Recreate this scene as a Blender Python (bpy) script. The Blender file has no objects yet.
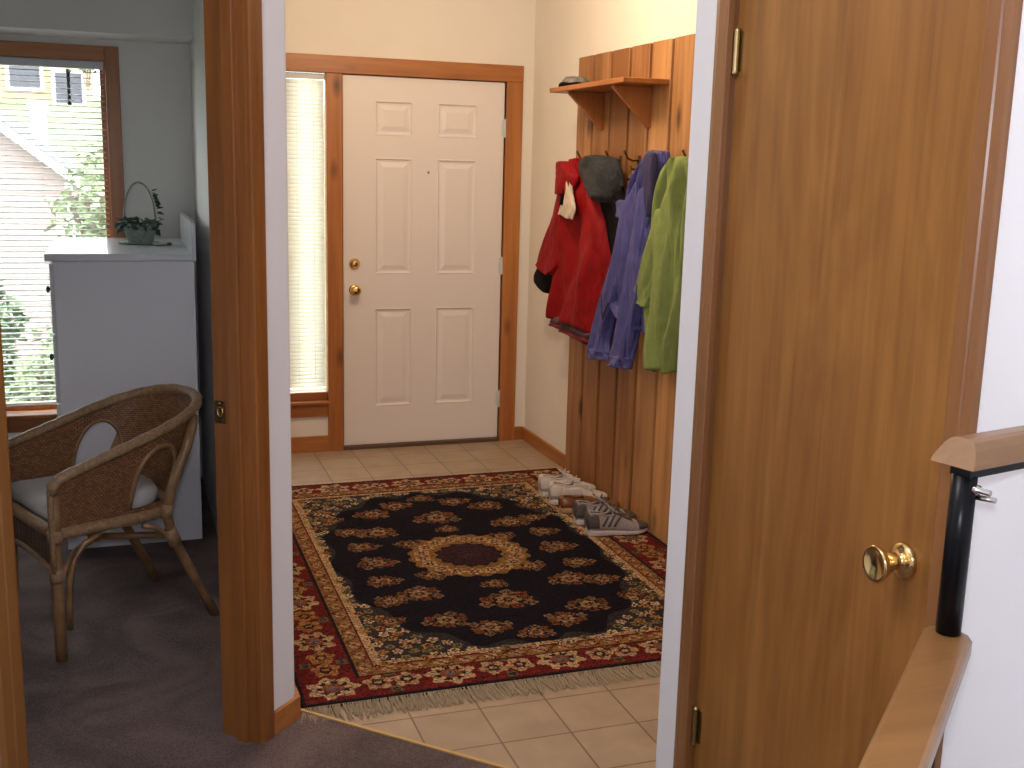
import bpy, math, random
import numpy as np
from mathutils import Vector, Matrix
random.seed(7)
sc = bpy.context.scene
COL = sc.collection
R2 = math.sqrt(.5)

# ------------------------------------------------------------------ materials
def new_mat(name):
    m = bpy.data.materials.new(name); m.use_nodes = True
    return m, m.node_tree.nodes, m.node_tree.links, m.node_tree.nodes['Principled BSDF']

def plain(name, col, rough=.6, metal=0., noise=0., nscale=60., bump=0., bscale=200., coat=0., spec=.5, bdist=.002, drape=0.):
    m, N, L, b = new_mat(name)
    b.inputs['Base Color'].default_value = (*col, 1); b.inputs['Roughness'].default_value = rough
    b.inputs['Metallic'].default_value = metal; b.inputs['Coat Weight'].default_value = coat
    b.inputs['Specular IOR Level'].default_value = spec
    tc = N.new('ShaderNodeTexCoord')
    if noise:
        n = N.new('ShaderNodeTexNoise'); n.inputs['Scale'].default_value = nscale; n.inputs['Detail'].default_value = 4
        L.new(tc.outputs['Object'], n.inputs['Vector'])
        r = N.new('ShaderNodeValToRGB')
        r.color_ramp.elements[0].position = .3; r.color_ramp.elements[1].position = .7
        r.color_ramp.elements[0].color = (*[c*(1-noise) for c in col], 1)
        r.color_ramp.elements[1].color = (*[min(1, c*(1+noise)) for c in col], 1)
        L.new(n.outputs['Fac'], r.inputs['Fac']); L.new(r.outputs['Color'], b.inputs['Base Color'])
    if bump:
        n = N.new('ShaderNodeTexNoise'); n.inputs['Scale'].default_value = bscale; n.inputs['Detail'].default_value = 3
        if drape:
            mp = N.new('ShaderNodeMapping'); mp.inputs['Scale'].default_value = (1, 1, drape); L.new(tc.outputs['Object'], mp.inputs['Vector'])
            L.new(mp.outputs['Vector'], n.inputs['Vector']); n.inputs['Distortion'].default_value = .8
        else: L.new(tc.outputs['Object'], n.inputs['Vector'])
        bp = N.new('ShaderNodeBump'); bp.inputs['Strength'].default_value = bump; bp.inputs['Distance'].default_value = bdist
        L.new(n.outputs['Fac'], bp.inputs['Height']); L.new(bp.outputs['Normal'], b.inputs['Normal'])
    return m

def wood(name, dark, light, axis='z', rough=.45, coat=.15, knots=0., fine=1., boards=None, figure=0.):
    """grain running along one axis; optional knots; optional boards (origin, pitch) along y with a tone of their own"""
    m, N, L, b = new_mat(name)
    tc = N.new('ShaderNodeTexCoord'); mp = N.new('ShaderNodeMapping')
    s = [26*fine]*3; s['xyz'.index(axis)] = 1.3*fine
    mp.inputs['Scale'].default_value = s
    L.new(tc.outputs['Object'], mp.inputs['Vector'])
    n1 = N.new('ShaderNodeTexNoise'); n1.inputs['Scale'].default_value = 1.; n1.inputs['Detail'].default_value = 6; n1.inputs['Roughness'].default_value = .65
    n1.inputs['Distortion'].default_value = .6
    L.new(mp.outputs['Vector'], n1.inputs['Vector'])
    mp2 = N.new('ShaderNodeMapping'); s2 = [2.6]*3; s2['xyz'.index(axis)] = .8; mp2.inputs['Scale'].default_value = s2
    L.new(tc.outputs['Object'], mp2.inputs['Vector'])
    n2 = N.new('ShaderNodeTexNoise'); n2.inputs['Scale'].default_value = 1.; n2.inputs['Detail'].default_value = 2; n2.inputs['Distortion'].default_value = figure
    L.new(mp2.outputs['Vector'], n2.inputs['Vector'])
    mx = N.new('ShaderNodeMath'); mx.operation = 'MULTIPLY_ADD'; mx.inputs[1].default_value = .55
    L.new(n1.outputs['Fac'], mx.inputs[0])
    m2 = N.new('ShaderNodeMath'); m2.operation = 'MULTIPLY'; m2.inputs[1].default_value = .45
    L.new(n2.outputs['Fac'], m2.inputs[0]); L.new(m2.outputs[0], mx.inputs[2])
    fac = mx.outputs[0]
    if boards:
        sp = N.new('ShaderNodeSeparateXYZ'); L.new(tc.outputs['Object'], sp.inputs[0])
        a = N.new('ShaderNodeMath'); a.operation = 'SUBTRACT'; a.inputs[1].default_value = boards[0]; L.new(sp.outputs['Y'], a.inputs[0])
        d = N.new('ShaderNodeMath'); d.operation = 'DIVIDE'; d.inputs[1].default_value = boards[1]; L.new(a.outputs[0], d.inputs[0])
        f = N.new('ShaderNodeMath'); f.operation = 'FLOOR'; L.new(d.outputs[0], f.inputs[0])
        w = N.new('ShaderNodeTexWhiteNoise'); w.noise_dimensions = '1D'; L.new(f.outputs[0], w.inputs['W'])
        g = N.new('ShaderNodeMath'); g.operation = 'MULTIPLY_ADD'; g.inputs[1].default_value = .34; g.inputs[2].default_value = -.17
        L.new(w.outputs['Value'], g.inputs[0])
        h = N.new('ShaderNodeMath'); h.operation = 'ADD'; L.new(g.outputs[0], h.inputs[0]); L.new(fac, h.inputs[1]); fac = h.outputs[0]
    r = N.new('ShaderNodeValToRGB'); e = r.color_ramp.elements
    e[0].position = .34; e[1].position = .66; e[0].color = (*dark, 1); e[1].color = (*light, 1)
    L.new(fac, r.inputs['Fac']); colout = r.outputs['Color']
    if knots:
        mp3 = N.new('ShaderNodeMapping'); s3 = [6.5]*3; s3['xyz'.index(axis)] = 2.6; mp3.inputs['Scale'].default_value = s3
        L.new(tc.outputs['Object'], mp3.inputs['Vector'])
        v = N.new('ShaderNodeTexVoronoi'); v.inputs['Scale'].default_value = 1.; L.new(mp3.outputs['Vector'], v.inputs['Vector'])
        kr = N.new('ShaderNodeValToRGB'); kr.color_ramp.elements[0].position = .05; kr.color_ramp.elements[1].position = .2
        kr.color_ramp.elements[0].color = (knots, knots, knots, 1); kr.color_ramp.elements[1].color = (0, 0, 0, 1)
        L.new(v.outputs['Distance'], kr.inputs['Fac'])
        mix = N.new('ShaderNodeMixRGB'); mix.inputs['Color2'].default_value = (dark[0]*.25, dark[1]*.2, dark[2]*.2, 1)
        L.new(kr.outputs['Color'], mix.inputs['Fac']); L.new(colout, mix.inputs['Color1']); colout = mix.outputs['Color']
    L.new(colout, b.inputs['Base Color'])
    b.inputs['Roughness'].default_value = rough; b.inputs['Coat Weight'].default_value = coat; b.inputs['Coat Roughness'].default_value = .25
    bp = N.new('ShaderNodeBump'); bp.inputs['Strength'].default_value = .08; bp.inputs['Distance'].default_value = .001
    L.new(n1.outputs['Fac'], bp.inputs['Height']); L.new(bp.outputs['Normal'], b.inputs['Normal'])
    return m

def tile_mat():
    m, N, L, b = new_mat('beige_tile')
    tc = N.new('ShaderNodeTexCoord'); mp = N.new('ShaderNodeMapping')
    P = .2077
    mp.inputs['Location'].default_value = (-(.733 % P), -(2.695 % P), 0)
    L.new(tc.outputs['Object'], mp.inputs['Vector'])
    br = N.new('ShaderNodeTexBrick'); br.offset = 0; br.inputs['Scale'].default_value = 1
    br.inputs['Brick Width'].default_value = P; br.inputs['Row Height'].default_value = P
    br.inputs['Mortar Size'].default_value = .0032; br.inputs['Mortar Smooth'].default_value = .2; br.inputs['Bias'].default_value = 0
    br.inputs['Color1'].default_value = (.40, .295, .20, 1); br.inputs['Color2'].default_value = (.36, .265, .18, 1)
    br.inputs['Mortar'].default_value = (.19, .13, .085, 1)
    L.new(mp.outputs['Vector'], br.inputs['Vector'])
    n = N.new('ShaderNodeTexNoise'); n.inputs['Scale'].default_value = 9; n.inputs['Detail'].default_value = 5
    L.new(tc.outputs['Object'], n.inputs['Vector'])
    mx = N.new('ShaderNodeMixRGB'); mx.blend_type = 'OVERLAY'; mx.inputs['Fac'].default_value = .25
    L.new(br.outputs['Color'], mx.inputs['Color1']); L.new(n.outputs['Fac'], mx.inputs['Color2'])
    L.new(mx.outputs['Color'], b.inputs['Base Color'])
    b.inputs['Roughness'].default_value = .42
    bp = N.new('ShaderNodeBump'); bp.inputs['Strength'].default_value = .5; bp.inputs['Distance'].default_value = .003; bp.invert = True
    L.new(br.outputs['Fac'], bp.inputs['Height']); L.new(bp.outputs['Normal'], b.inputs['Normal'])
    return m

def carpet_mat():
    m, N, L, b = new_mat('mauve_carpet')
    tc = N.new('ShaderNodeTexCoord')
    n = N.new('ShaderNodeTexNoise'); n.inputs['Scale'].default_value = 2.2; n.inputs['Detail'].default_value = 5; n.inputs['Distortion'].default_value = 1.8
    n2 = N.new('ShaderNodeTexNoise'); n2.inputs['Scale'].default_value = 260; n2.inputs['Detail'].default_value = 2
    L.new(tc.outputs['Object'], n.inputs['Vector']); L.new(tc.outputs['Object'], n2.inputs['Vector'])
    a = N.new('ShaderNodeMath'); a.operation = 'MULTIPLY_ADD'; a.inputs[1].default_value = .45
    L.new(n2.outputs['Fac'], a.inputs[0])
    c = N.new('ShaderNodeMath'); c.operation = 'MULTIPLY'; c.inputs[1].default_value = .55
    L.new(n.outputs['Fac'], c.inputs[0]); L.new(c.outputs[0], a.inputs[2])
    r = N.new('ShaderNodeValToRGB'); e = r.color_ramp.elements; e[0].position = .40; e[1].position = .60
    e[0].color = (.090, .070, .066, 1); e[1].color = (.215, .152, .144, 1)
    L.new(a.outputs[0], r.inputs['Fac']); L.new(r.outputs['Color'], b.inputs['Base Color'])
    b.inputs['Roughness'].default_value = 1; b.inputs['Specular IOR Level'].default_value = .05
    bp = N.new('ShaderNodeBump'); bp.inputs['Strength'].default_value = .7; bp.inputs['Distance'].default_value = .006
    L.new(n2.outputs['Fac'], bp.inputs['Height']); L.new(bp.outputs['Normal'], b.inputs['Normal'])
    return m

def attr_mat(name, rough=.95):
    m, N, L, b = new_mat(name)
    a = N.new('ShaderNodeAttribute'); a.attribute_name = 'Col'
    L.new(a.outputs['Color'], b.inputs['Base Color']); b.inputs['Roughness'].default_value = rough; b.inputs['Specular IOR Level'].default_value = .1
    tc = N.new('ShaderNodeTexCoord'); n = N.new('ShaderNodeTexNoise'); n.inputs['Scale'].default_value = 350
    L.new(tc.outputs['Object'], n.inputs['Vector'])
    bp = N.new('ShaderNodeBump'); bp.inputs['Strength'].default_value = .6; bp.inputs['Distance'].default_value = .003
    L.new(n.outputs['Fac'], bp.inputs['Height']); L.new(bp.outputs['Normal'], b.inputs['Normal'])
    return m

def wicker_mat(name, dark, light, su=1., sv=1.):
    """weave over the UVs, which are in metres"""
    m, N, L, b = new_mat(name)
    uv = N.new('ShaderNodeUVMap'); mp = N.new('ShaderNodeMapping'); mp.inputs['Scale'].default_value = (su, sv, 1)
    L.new(uv.outputs['UV'], mp.inputs['Vector'])
    br = N.new('ShaderNodeTexBrick'); br.offset = .5; br.inputs['Scale'].default_value = 1
    br.inputs['Brick Width'].default_value = .013; br.inputs['Row Height'].default_value = .0075
    br.inputs['Mortar Size'].default_value = .0013; br.inputs['Mortar Smooth'].default_value = .6
    br.inputs['Color1'].default_value = (*light, 1); br.inputs['Color2'].default_value = (*[(a+c)/2 for a, c in zip(dark, light)], 1)
    br.inputs['Mortar'].default_value = (*dark, 1)
    L.new(mp.outputs['Vector'], br.inputs['Vector']); L.new(br.outputs['Color'], b.inputs['Base Color'])
    b.inputs['Roughness'].default_value = .5
    bp = N.new('ShaderNodeBump'); bp.inputs['Strength'].default_value = .8; bp.inputs['Distance'].default_value = .003; bp.invert = True
    L.new(br.outputs['Fac'], bp.inputs['Height']); L.new(bp.outputs['Normal'], b.inputs['Normal'])
    return m

def slat_mat(name, col, trans):
    m, N, L, b = new_mat(name)
    b.inputs['Base Color'].default_value = (*col, 1); b.inputs['Roughness'].default_value = .5
    t = N.new('ShaderNodeBsdfTranslucent'); t.inputs['Color'].default_value = (*col, 1)
    mx = N.new('ShaderNodeMixShader'); mx.inputs[0].default_value = trans
    out = N['Material Output']
    L.new(b.outputs[0], mx.inputs[1]); L.new(t.outputs[0], mx.inputs[2]); L.new(mx.outputs[0], out.inputs['Surface'])
    return m

def glass_mat():
    m, N, L, b = new_mat('window_glass')
    g = N.new('ShaderNodeBsdfTransparent'); g.inputs['Color'].default_value = (.97, .98, .98, 1)
    gl = N.new('ShaderNodeBsdfGlossy'); gl.inputs['Roughness'].default_value = .02
    mx = N.new('ShaderNodeMixShader'); mx.inputs[0].default_value = .04
    L.new(g.outputs[0], mx.inputs[1]); L.new(gl.outputs[0], mx.inputs[2]); L.new(mx.outputs[0], N['Material Output'].inputs['Surface'])
    return m

def siding_mat(name, c, line, pitch):
    m, N, L, b = new_mat(name)
    tc = N.new('ShaderNodeTexCoord'); sp = N.new('ShaderNodeSeparateXYZ'); L.new(tc.outputs['Object'], sp.inputs[0])
    d = N.new('ShaderNodeMath'); d.operation = 'DIVIDE'; d.inputs[1].default_value = pitch; L.new(sp.outputs['Z'], d.inputs[0])
    f = N.new('ShaderNodeMath'); f.operation = 'FRACT'; L.new(d.outputs[0], f.inputs[0])
    r = N.new('ShaderNodeValToRGB'); e = r.color_ramp.elements
    e[0].position = .08; e[0].color = (*line, 1); e[1].position = .2; e[1].color = (*c, 1)
    L.new(f.outputs[0], r.inputs['Fac']); L.new(r.outputs['Color'], b.inputs['Base Color']); b.inputs['Roughness'].default_value = .8
    return m

M = dict(
    wall=plain('cream_wall_paint', (.80, .75, .68), .85, noise=.015, nscale=5, bump=.12, bscale=120),
    hallwall=plain('white_wall_paint', (.82, .83, .86), .8, noise=.01, nscale=5, bump=.1, bscale=140),
    roomwall=plain('off_white_wall_paint', (.80, .78, .75), .85, noise=.02, nscale=4, bump=.1, bscale=120),
    ceil=plain('white_ceiling_paint', (.8, .79, .77), .9, bump=.2, bscale=60),
    tile=tile_mat(), carpet=carpet_mat(),
    cedar_z=wood('orange_cedar_upright', (.24, .070, .014), (.50, .19, .045), 'z', knots=.85),
    cedar_x=wood('orange_cedar_level', (.24, .070, .014), (.50, .19, .045), 'x', knots=.85),
    cedar_y=wood('orange_cedar_deep', (.24, .070, .014), (.50, .19, .045), 'y', knots=.85),
    jamb=wood('red_cedar_jamb', (.165, .056, .013), (.30, .110, .025), 'z', rough=.36, coat=.3, fine=1.8),
    jamb_g=wood('golden_jamb', (.15, .058, .012), (.22, .092, .020), 'z', rough=.38, coat=.3),
    plank=wood('cedar_planks', (.25, .100, .028), (.60, .31, .12), 'z', rough=.55, coat=.05, knots=.9, boards=(5.265, .2042)),
    birch=wood('stained_birch_veneer', (.195, .076, .015), (.345, .150, .034), 'z', rough=.4, coat=.25, fine=1.3, figure=4.),
    birch_trim=wood('stained_birch_trim', (.185, .075, .024), (.27, .115, .038), 'z', rough=.38, coat=.3, fine=1.4),
    oak=wood('honey_oak_rail', (.19, .088, .028), (.285, .140, .046), 'x', rough=.35, coat=.3, fine=1.6),
    doorwhite=plain('white_door_enamel', (.80, .74, .73), .4, bump=.05, bscale=300, coat=.1),
    grey=plain('grey_laminate', (.74, .73, .78), .55, noise=.03, nscale=200),
    greytop=plain('pale_grey_laminate', (.62, .63, .66), .28, coat=.2),
    brass=plain('polished_brass', (.80, .58, .26), .16, 1.),
    brassold=plain('dull_brass', (.38, .28, .13), .35, 1.),
    bronze=plain('bronze_plate', (.12, .075, .035), .4, .8),
    chrome=plain('steel_bolt', (.55, .52, .48), .25, 1.),
    black=plain('black_enamel_tube', (.003, .003, .004), .3, 0, coat=0, spec=.18),
    slat=slat_mat('white_blind_slats', (.80, .80, .78), .25),
    slatwarm=slat_mat('cream_blind_slats', (.92, .91, .85), .6),
    glass=glass_mat(),
    red=plain('red_jacket_cloth', (.26, .0025, .005), .7, noise=.15, nscale=14, bump=.9, bscale=16, bdist=.02, drape=.35, spec=.25),
    redtrim=plain('dark_red_cloth', (.16, .006, .014), .7),
    blackcloth=plain('black_jacket_cloth', (.006, .005, .006), .8, spec=.08, bump=.4, bscale=50, bdist=.005),
    greycloth=plain('charcoal_fleece', (.028, .031, .035), .95, noise=.35, nscale=70, bump=.6, bscale=90, bdist=.004),
    lining=plain('patterned_lining', (.07, .06, .07), .9, noise=.8, nscale=45),
    blue=plain('periwinkle_nylon', (.080, .082, .275), .5, noise=.12, nscale=20, bump=1., bscale=30, bdist=.022, drape=.16, spec=.4),
    bluedark=plain('dark_navy_lining', (.035, .028, .10), .7),
    green=plain('lime_green_fleece', (.215, .28, .085), .95, noise=.1, nscale=25, bump=.9, bscale=22, bdist=.015, drape=.2),
    whitecloth=plain('cream_knit', (.62, .53, .43), .9, noise=.1, nscale=40),
    shoewhite=plain('white_leather', (.60, .53, .49), .5, noise=.06, nscale=50, bump=.25, bscale=60),
    shoegrey=plain('silver_grey_mesh', (.33, .29, .28), .6, noise=.2, nscale=120),
    shoedark=plain('dark_grey_trim', (.085, .065, .06), .6),
    sole=plain('pale_rubber_sole', (.56, .50, .50), .6),
    brown=plain('brown_leather', (.20, .075, .026), .4, noise=.2, nscale=40, coat=.2),
    brownsole=plain('tan_sole', (.42, .25, .13), .6),
    lace=plain('white_laces', (.66, .60, .56), .8), lacedark=plain('grey_laces', (.10, .075, .07), .8),
    inner=plain('shoe_lining', (.16, .14, .13), .9),
    wicker=wicker_mat('brown_wicker_weave', (.050, .019, .008), (.37, .165, .066)),
    ribs=wicker_mat('dark_wicker_ribs', (.030, .016, .009), (.17, .085, .042), 1, .25),
    cane=plain('rattan_cane', (.24, .125, .052), .4, noise=.3, nscale=18, coat=.2),
    wrap=plain('pale_rattan_binding', (.27, .160, .080), .5, noise=.3, nscale=90, bump=.5, bscale=140),
    cushion=plain('pale_cushion_cotton', (.50, .47, .46), .9, bump=.3, bscale=30, bdist=.006),
    basket=plain('sage_painted_basket', (.26, .32, .27), .7, noise=.25, nscale=120, bump=.6, bscale=130, bdist=.004),
    ivy=plain('dark_green_leaf', (.028, .070, .045), .6, noise=.4, nscale=60),
    stem=plain('dark_stem', (.05, .045, .03), .8),
    steelblack=plain('black_plastic', (.02, .02, .02), .35),
    capcloth=plain('grey_cap_cloth', (.16, .15, .14), .9, noise=.5, nscale=35),
    thresholddark=plain('dark_threshold', (.10, .06, .035), .5),  # dark brown of the front door's threshold and backing
    gold=plain('brass_edge_strip', (.55, .36, .14), .4, .4),
    pink=siding_mat('pink_beige_siding', (.36, .275, .262), (.27, .20, .19), .16),
    yellow=siding_mat('yellow_siding', (.40, .30, .18), (.30, .22, .13), .22),
    trimwhite=plain('white_exterior_trim', (.85, .85, .85), .6),
    roof=plain('grey_shingle', (.14, .135, .13), .9, noise=.2, nscale=8),
    darkglass=plain('dark_window_pane', (.055, .055, .07), .2),
    lawn=plain('lawn_grass', (.15, .20, .095), .95, noise=.25, nscale=.9),
    leaf=plain('bush_leaves', (.085, .13, .06), .8, noise=.4, nscale=3),
    leaf2=plain('light_bush_leaves', (.20, .24, .13), .8, noise=.4, nscale=3),
    bark=plain('bark', (.2, .15, .11), .9),
    keyred=plain('red_key_tag', (.35, .03, .03), .5),
)

# ------------------------------------------------------------------ mesh building
class MB:
    def __init__(s): s.v = []; s.f = []; s.uv = {}
    def box(s, x0, x1, y0, y1, z0, z1, T=None):
        b = len(s.v)
        P = [(x, y, z) for x in (x0, x1) for y in (y0, y1) for z in (z0, z1)]
        if T: P = [T(*p) for p in P]
        s.v += [tuple(p) for p in P]
        s.f += [tuple(b+i for i in q) for q in ((0, 1, 3, 2), (4, 6, 7, 5), (0, 4, 5, 1), (2, 3, 7, 6), (0, 2, 6, 4), (1, 5, 7, 3))]
        return s
    def prism(s, poly, z0, z1, T=None):
        n = len(poly); b = len(s.v)
        P = [(x, y, z0) for x, y in poly] + [(x, y, z1) for x, y in poly]
        if T: P = [T(*p) for p in P]
        s.v += [tuple(p) for p in P]
        s.f.append(tuple(b+i for i in range(n))[::-1]); s.f.append(tuple(b+n+i for i in range(n)))
        s.f += [(b+i, b+(i+1) % n, b+n+(i+1) % n, b+n+i) for i in range(n)]
        return s
    def rings(s, R, cap0=True, cap1=True, closed=True):
        b = len(s.v); n = len(R[0])
        for r in R: s.v += [tuple(p) for p in r]
        for k in range(len(R)-1):
            for i in range(n if closed else n-1):
                j = (i+1) % n
                s.f.append((b+k*n+i, b+k*n+j, b+(k+1)*n+j, b+(k+1)*n+i))
        if cap0: s.f.append(tuple(b+i for i in range(n))[::-1])
        if cap1: s.f.append(tuple(b+(len(R)-1)*n+i for i in range(n)))
        return s
    def tube(s, pts, r, n=8, rad=None, closed=False):
        pts = [Vector(p) for p in pts]; R = []; m = len(pts); up = None
        for i, p in enumerate(pts):
            if closed: t = pts[(i+1) % m]-pts[i-1]
            else: t = pts[min(i+1, m-1)]-pts[max(i-1, 0)]
            t.normalize()
            if up is None: up = t.orthogonal().normalized()
            up = (up - t*up.dot(t)).normalized(); w = t.cross(up)
            rr = rad[i] if rad else r
            R.append([p+(up*math.cos(a)+w*math.sin(a))*rr for a in (2*math.pi*k/n for k in range(n))])
        if closed: R.append(R[0])
        return s.rings(R, not closed, not closed)
    def lathe(s, c, axis, prof, n=24):
        """prof: (distance along the axis, radius)"""
        c = Vector(c); axis = Vector(axis).normalized(); u = axis.orthogonal().normalized(); w = axis.cross(u)
        return s.rings([[c+axis*d+(u*math.cos(a)+w*math.sin(a))*max(r, 1e-5) for a in (2*math.pi*k/n for k in range(n))] for d, r in prof])
    def build(s, name, mat, parent=None, smooth=False, bevel=0., kind=None, origin=None, label=None):
        org = Vector(origin) if origin is not None else (Vector(parent['_o']) if parent is not None else Vector((0, 0, 0)))
        me = bpy.data.meshes.new(name)
        me.from_pydata([tuple(Vector(p)-org) for p in s.v], [], s.f)
        if s.uv:
            ul = me.uv_layers.new(name='UVMap')
            for l in me.loops: ul.data[l.index].uv = s.uv.get(l.vertex_index, (0, 0))
        me.materials.append(mat)
        o = bpy.data.objects.new(name, me); COL.objects.link(o)
        if parent is not None: o.parent = parent
        elif origin is not None: o.location = org
        o['_o'] = tuple(org)
        if smooth:
            for p in me.polygons: p.use_smooth = True
        if bevel:
            bm = o.modifiers.new('edge', 'BEVEL'); bm.width = bevel; bm.segments = 2; bm.limit_method = 'ANGLE'
        if kind: o['kind'] = kind
        if label: o['label'] = label
        return o

def thing(name, loc, label, cat, group=None):
    o = bpy.data.objects.new(name, None); COL.objects.link(o); o.location = loc; o.empty_display_size = .05
    o['_o'] = tuple(loc); o['label'] = label; o['category'] = cat
    if group: o['group'] = group
    return o
def tag(o, label, cat, group=None):
    o['label'] = label; o['category'] = cat
    if group: o['group'] = group
    return o
def struct(name, mb, mat, parent=None, bevel=0.):
    return mb.build(name, mat, parent, bevel=bevel, kind=None if parent is not None else 'structure')
def copy_tree(o, parent=None):
    c = o.copy(); COL.objects.link(c); c.parent = parent
    for ch in [x for x in list(COL.objects) if x.parent == o]: copy_tree(ch, c)
    return c

# frame along the angled partition wall: s along the wall, n out of its hall face
OX, OY = .2914, .2914+2.5792
def TW(s, n, z): return (OX+(s+n)*R2, OY+(s-n)*R2, z)

# ------------------------------------------------------------------ setting: floors, walls, ceiling
YB, D = 5.60, 5.996
XR = 2.18
HC = 2.7
struct('floor', MB().prism([(.36, 3.104), (1.2, 2.264), (2.3, 2.264), (2.3, 6.2), (.36, 6.2)], -.05, 0), M['tile'])
struct('floor', MB().prism([(-2.1, -1.6), (1.3, -1.6), (1.3, 2.164), (.36, 3.104), (.36, 5.7), (-2.1, 5.7)], -.05, .006), M['carpet'])
struct('trim_1', MB().prism([(.40, 3.064), (1.2, 2.264), (1.2, 2.250), (.40, 3.05)], -.01, .011), M['gold'])
struct('ceiling', MB().box(-2.15, 2.35, -1.65, 6.15, HC, HC+.08), M['ceil'])

# the angled wall with the left room's doorway
CW = .163            # from the doorway to the outer corner
ow = .749            # doorway width
w = MB()
w.prism([TW(0.018, 0, 0)[:2], TW(CW, 0, 0)[:2], (.4066, 5.7), (.329, 5.7), (.329, TW(.018, -.12, 0)[1]+.0), TW(.018, -.12, 0)[:2]], -.02, HC)
struct('wall_center', w, M['hallwall'])
w = MB(); w.box(-3.05, -ow-.018, -.12, 0, -.02, HC, TW); w.box(-ow-.018, .018, -.12, 0, 2.06, HC, TW)
struct('wall_left', w, M['hallwall'])
# entry face of the wall between the two rooms, painted as the entry
struct('wall_entry_left', MB().box(.4066, .4110, 3.0, D, 0, HC), M['wall'])

# doorway_1: jambs, stop and casings
jr = MB(); jr.box(0, .018, -.12, .0, 0, 2.06, TW)
J = struct('door_1', jr, M['jamb'])
struct('jamb', MB().box(-ow-.018, -ow, -.12, 0, 0, 2.06, TW), M['jamb_g'], J)
struct('jamb', MB().box(-ow, 0, -.12, 0, 2.042, 2.06, TW), M['jamb'], J)
struct('door_stop', MB().box(-.012, 0, -.062, -.026, 0, 2.04, TW), M['jamb'], J, bevel=.002)
struct('door_stop', MB().box(-ow, -ow+.012, -.062, -.026, 0, 2.04, TW), M['jamb_g'], J, bevel=.002)
def casing(s0, s1):
    # rounded, slightly stepped casing profile
    w_ = s1-s0
    prof = [(s0, 0), (s0, .013), (s0+.1*w_, .0155), (s0+.45*w_, .0165), (s0+.5*w_, .0145), (s0+.85*w_, .0145), (s1, .008), (s1, 0)]
    return MB().rings([[TW(a, b, z) for a, b in prof] for z in (0, 2.12)])
struct('casing', casing(.003, .064), M['jamb'], J)
struct('casing', casing(-ow-.003, -ow-.064), M['jamb_g'], J)
st = MB(); st.box(-.0015, 0, -.1185, -.084, .897, .957, TW)
sp_ = struct('strike_plate', st, M['bronze'], J)
stl = MB(); c0 = Vector(TW(-.0025, -.090, .863)); ax = Vector(TW(-1, 0, 0))-Vector(TW(0, 0, 0))
ring = []
for k in range(16):
    a = 2*math.pi*k/16
    ring.append(Vector(TW(-.0025, -.098+.0085*math.cos(a), .927+.013*math.sin(a))))
stl.tube(ring, .002, 6, closed=True)
for dz in (.023, -.023): stl.lathe(Vector(TW(-.001, -.100, .927+dz)), ax, [(0, .003), (.0015, .003), (.002, 0)], 10)
struct('strike_lip', stl, M['brass'], sp_)

def baseboard(name, mb, mat): return struct(name, mb, mat, bevel=.003)
baseboard('baseboard_center', MB().prism([TW(.064, 0, 0)[:2], TW(.064, .013, 0)[:2], TW(CW+.015, .013, 0)[:2], (.4236, 3.06), (.4110, 3.06), TW(CW, 0, 0)[:2]], 0, .072), M['cedar_x'])
baseboard('baseboard_left', MB().box(.4110, .423, 3.06, D, 0, .075), M['cedar_y'])

# the right wall with the closet door
w = MB()
w.box(1.2, 1.315, 2.118, 2.274, -.02, HC); w.box(1.2, 1.315, 1.366, 2.118, 2.06, HC); w.box(1.2, 1.315, -1.6, 1.366, -.02, HC)
struct('wall_right', w, M['hallwall'])
struct('wall_closet', MB().box(1.315, XR, 2.16, 2.274, -.02, HC), M['wall'])
struct('wall_closet_back', MB().box(2.0, 2.1, -1.6, 2.16, -.02, HC), M['hallwall'])
K = struct('door_2', MB().box(1.215, 1.25, 1.3675, 2.1165, .012, 2.045), M['birch'])
struct('jamb', MB().box(1.2, 1.315, 2.1175, 2.1275, 0, 2.06), M['birch_trim'], K)
struct('jamb', MB().box(1.2, 1.315, 1.3565, 1.3665, 0, 2.06), M['birch_trim'], K)
def casing3(y0, y1):
    w_ = y1-y0
    prof = [(1.2, y0), (1.188, y0), (1.1855, y0+.08*w_), (1.1855, y0+.55*w_), (1.1885, y0+.6*w_), (1.1865, y0+.66*w_), (1.1885, y0+.95*w_), (1.194, y1), (1.2, y1)]
    return MB().rings([[(a, b, z) for a, b in prof] for z in (0, 2.12)])
struct('casing', casing3(2.110, 2.166), M['birch_trim'], K)
struct('casing', casing3(1.366, 1.310), M['birch_trim'], K)
for zc in (.315, 1.822):
    h = MB(); h.tube([(1.2065, 2.105, zc-.040), (1.2065, 2.105, zc+.040)], .0062, 12)
    for q in (-.044, .044): h.lathe((1.2065, 2.105, zc+q), (0, 0, 1 if q > 0 else -1), [(-.004, .0062), (0, .0068), (.004, .004), (.006, .001)], 12)
    for q in (-.027, -.009, .009, .027): h.lathe((1.2065, 2.105, zc+q), (0, 0, 1), [(-.0008, .0062), (-.0008, .0068), (.0008, .0068), (.0008, .0062)], 12)
    h.box(1.2135, 1.2165, 2.088, 2.105, zc-.040, zc+.040)
    struct('hinge', h, M['brassold'], K)
kn = MB(); kc = (1.215, 1.459, .947)
kn.lathe(kc, (-1, 0, 0), [(0, .0), (0, .031), (.004, .032), (.008, .030), (.011, .022), (.013, .012), (.022, .0125), (.034, .018), (.048, .027), (.056, .031), (.060, .0315), (.0625, .029), (.0605, .025), (.0575, .012), (.0565, .004), (.0565, 0)], 32)
o = kn.build('door_knob', M['brass'], K, smooth=True, label='polished brass door knob')

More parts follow.
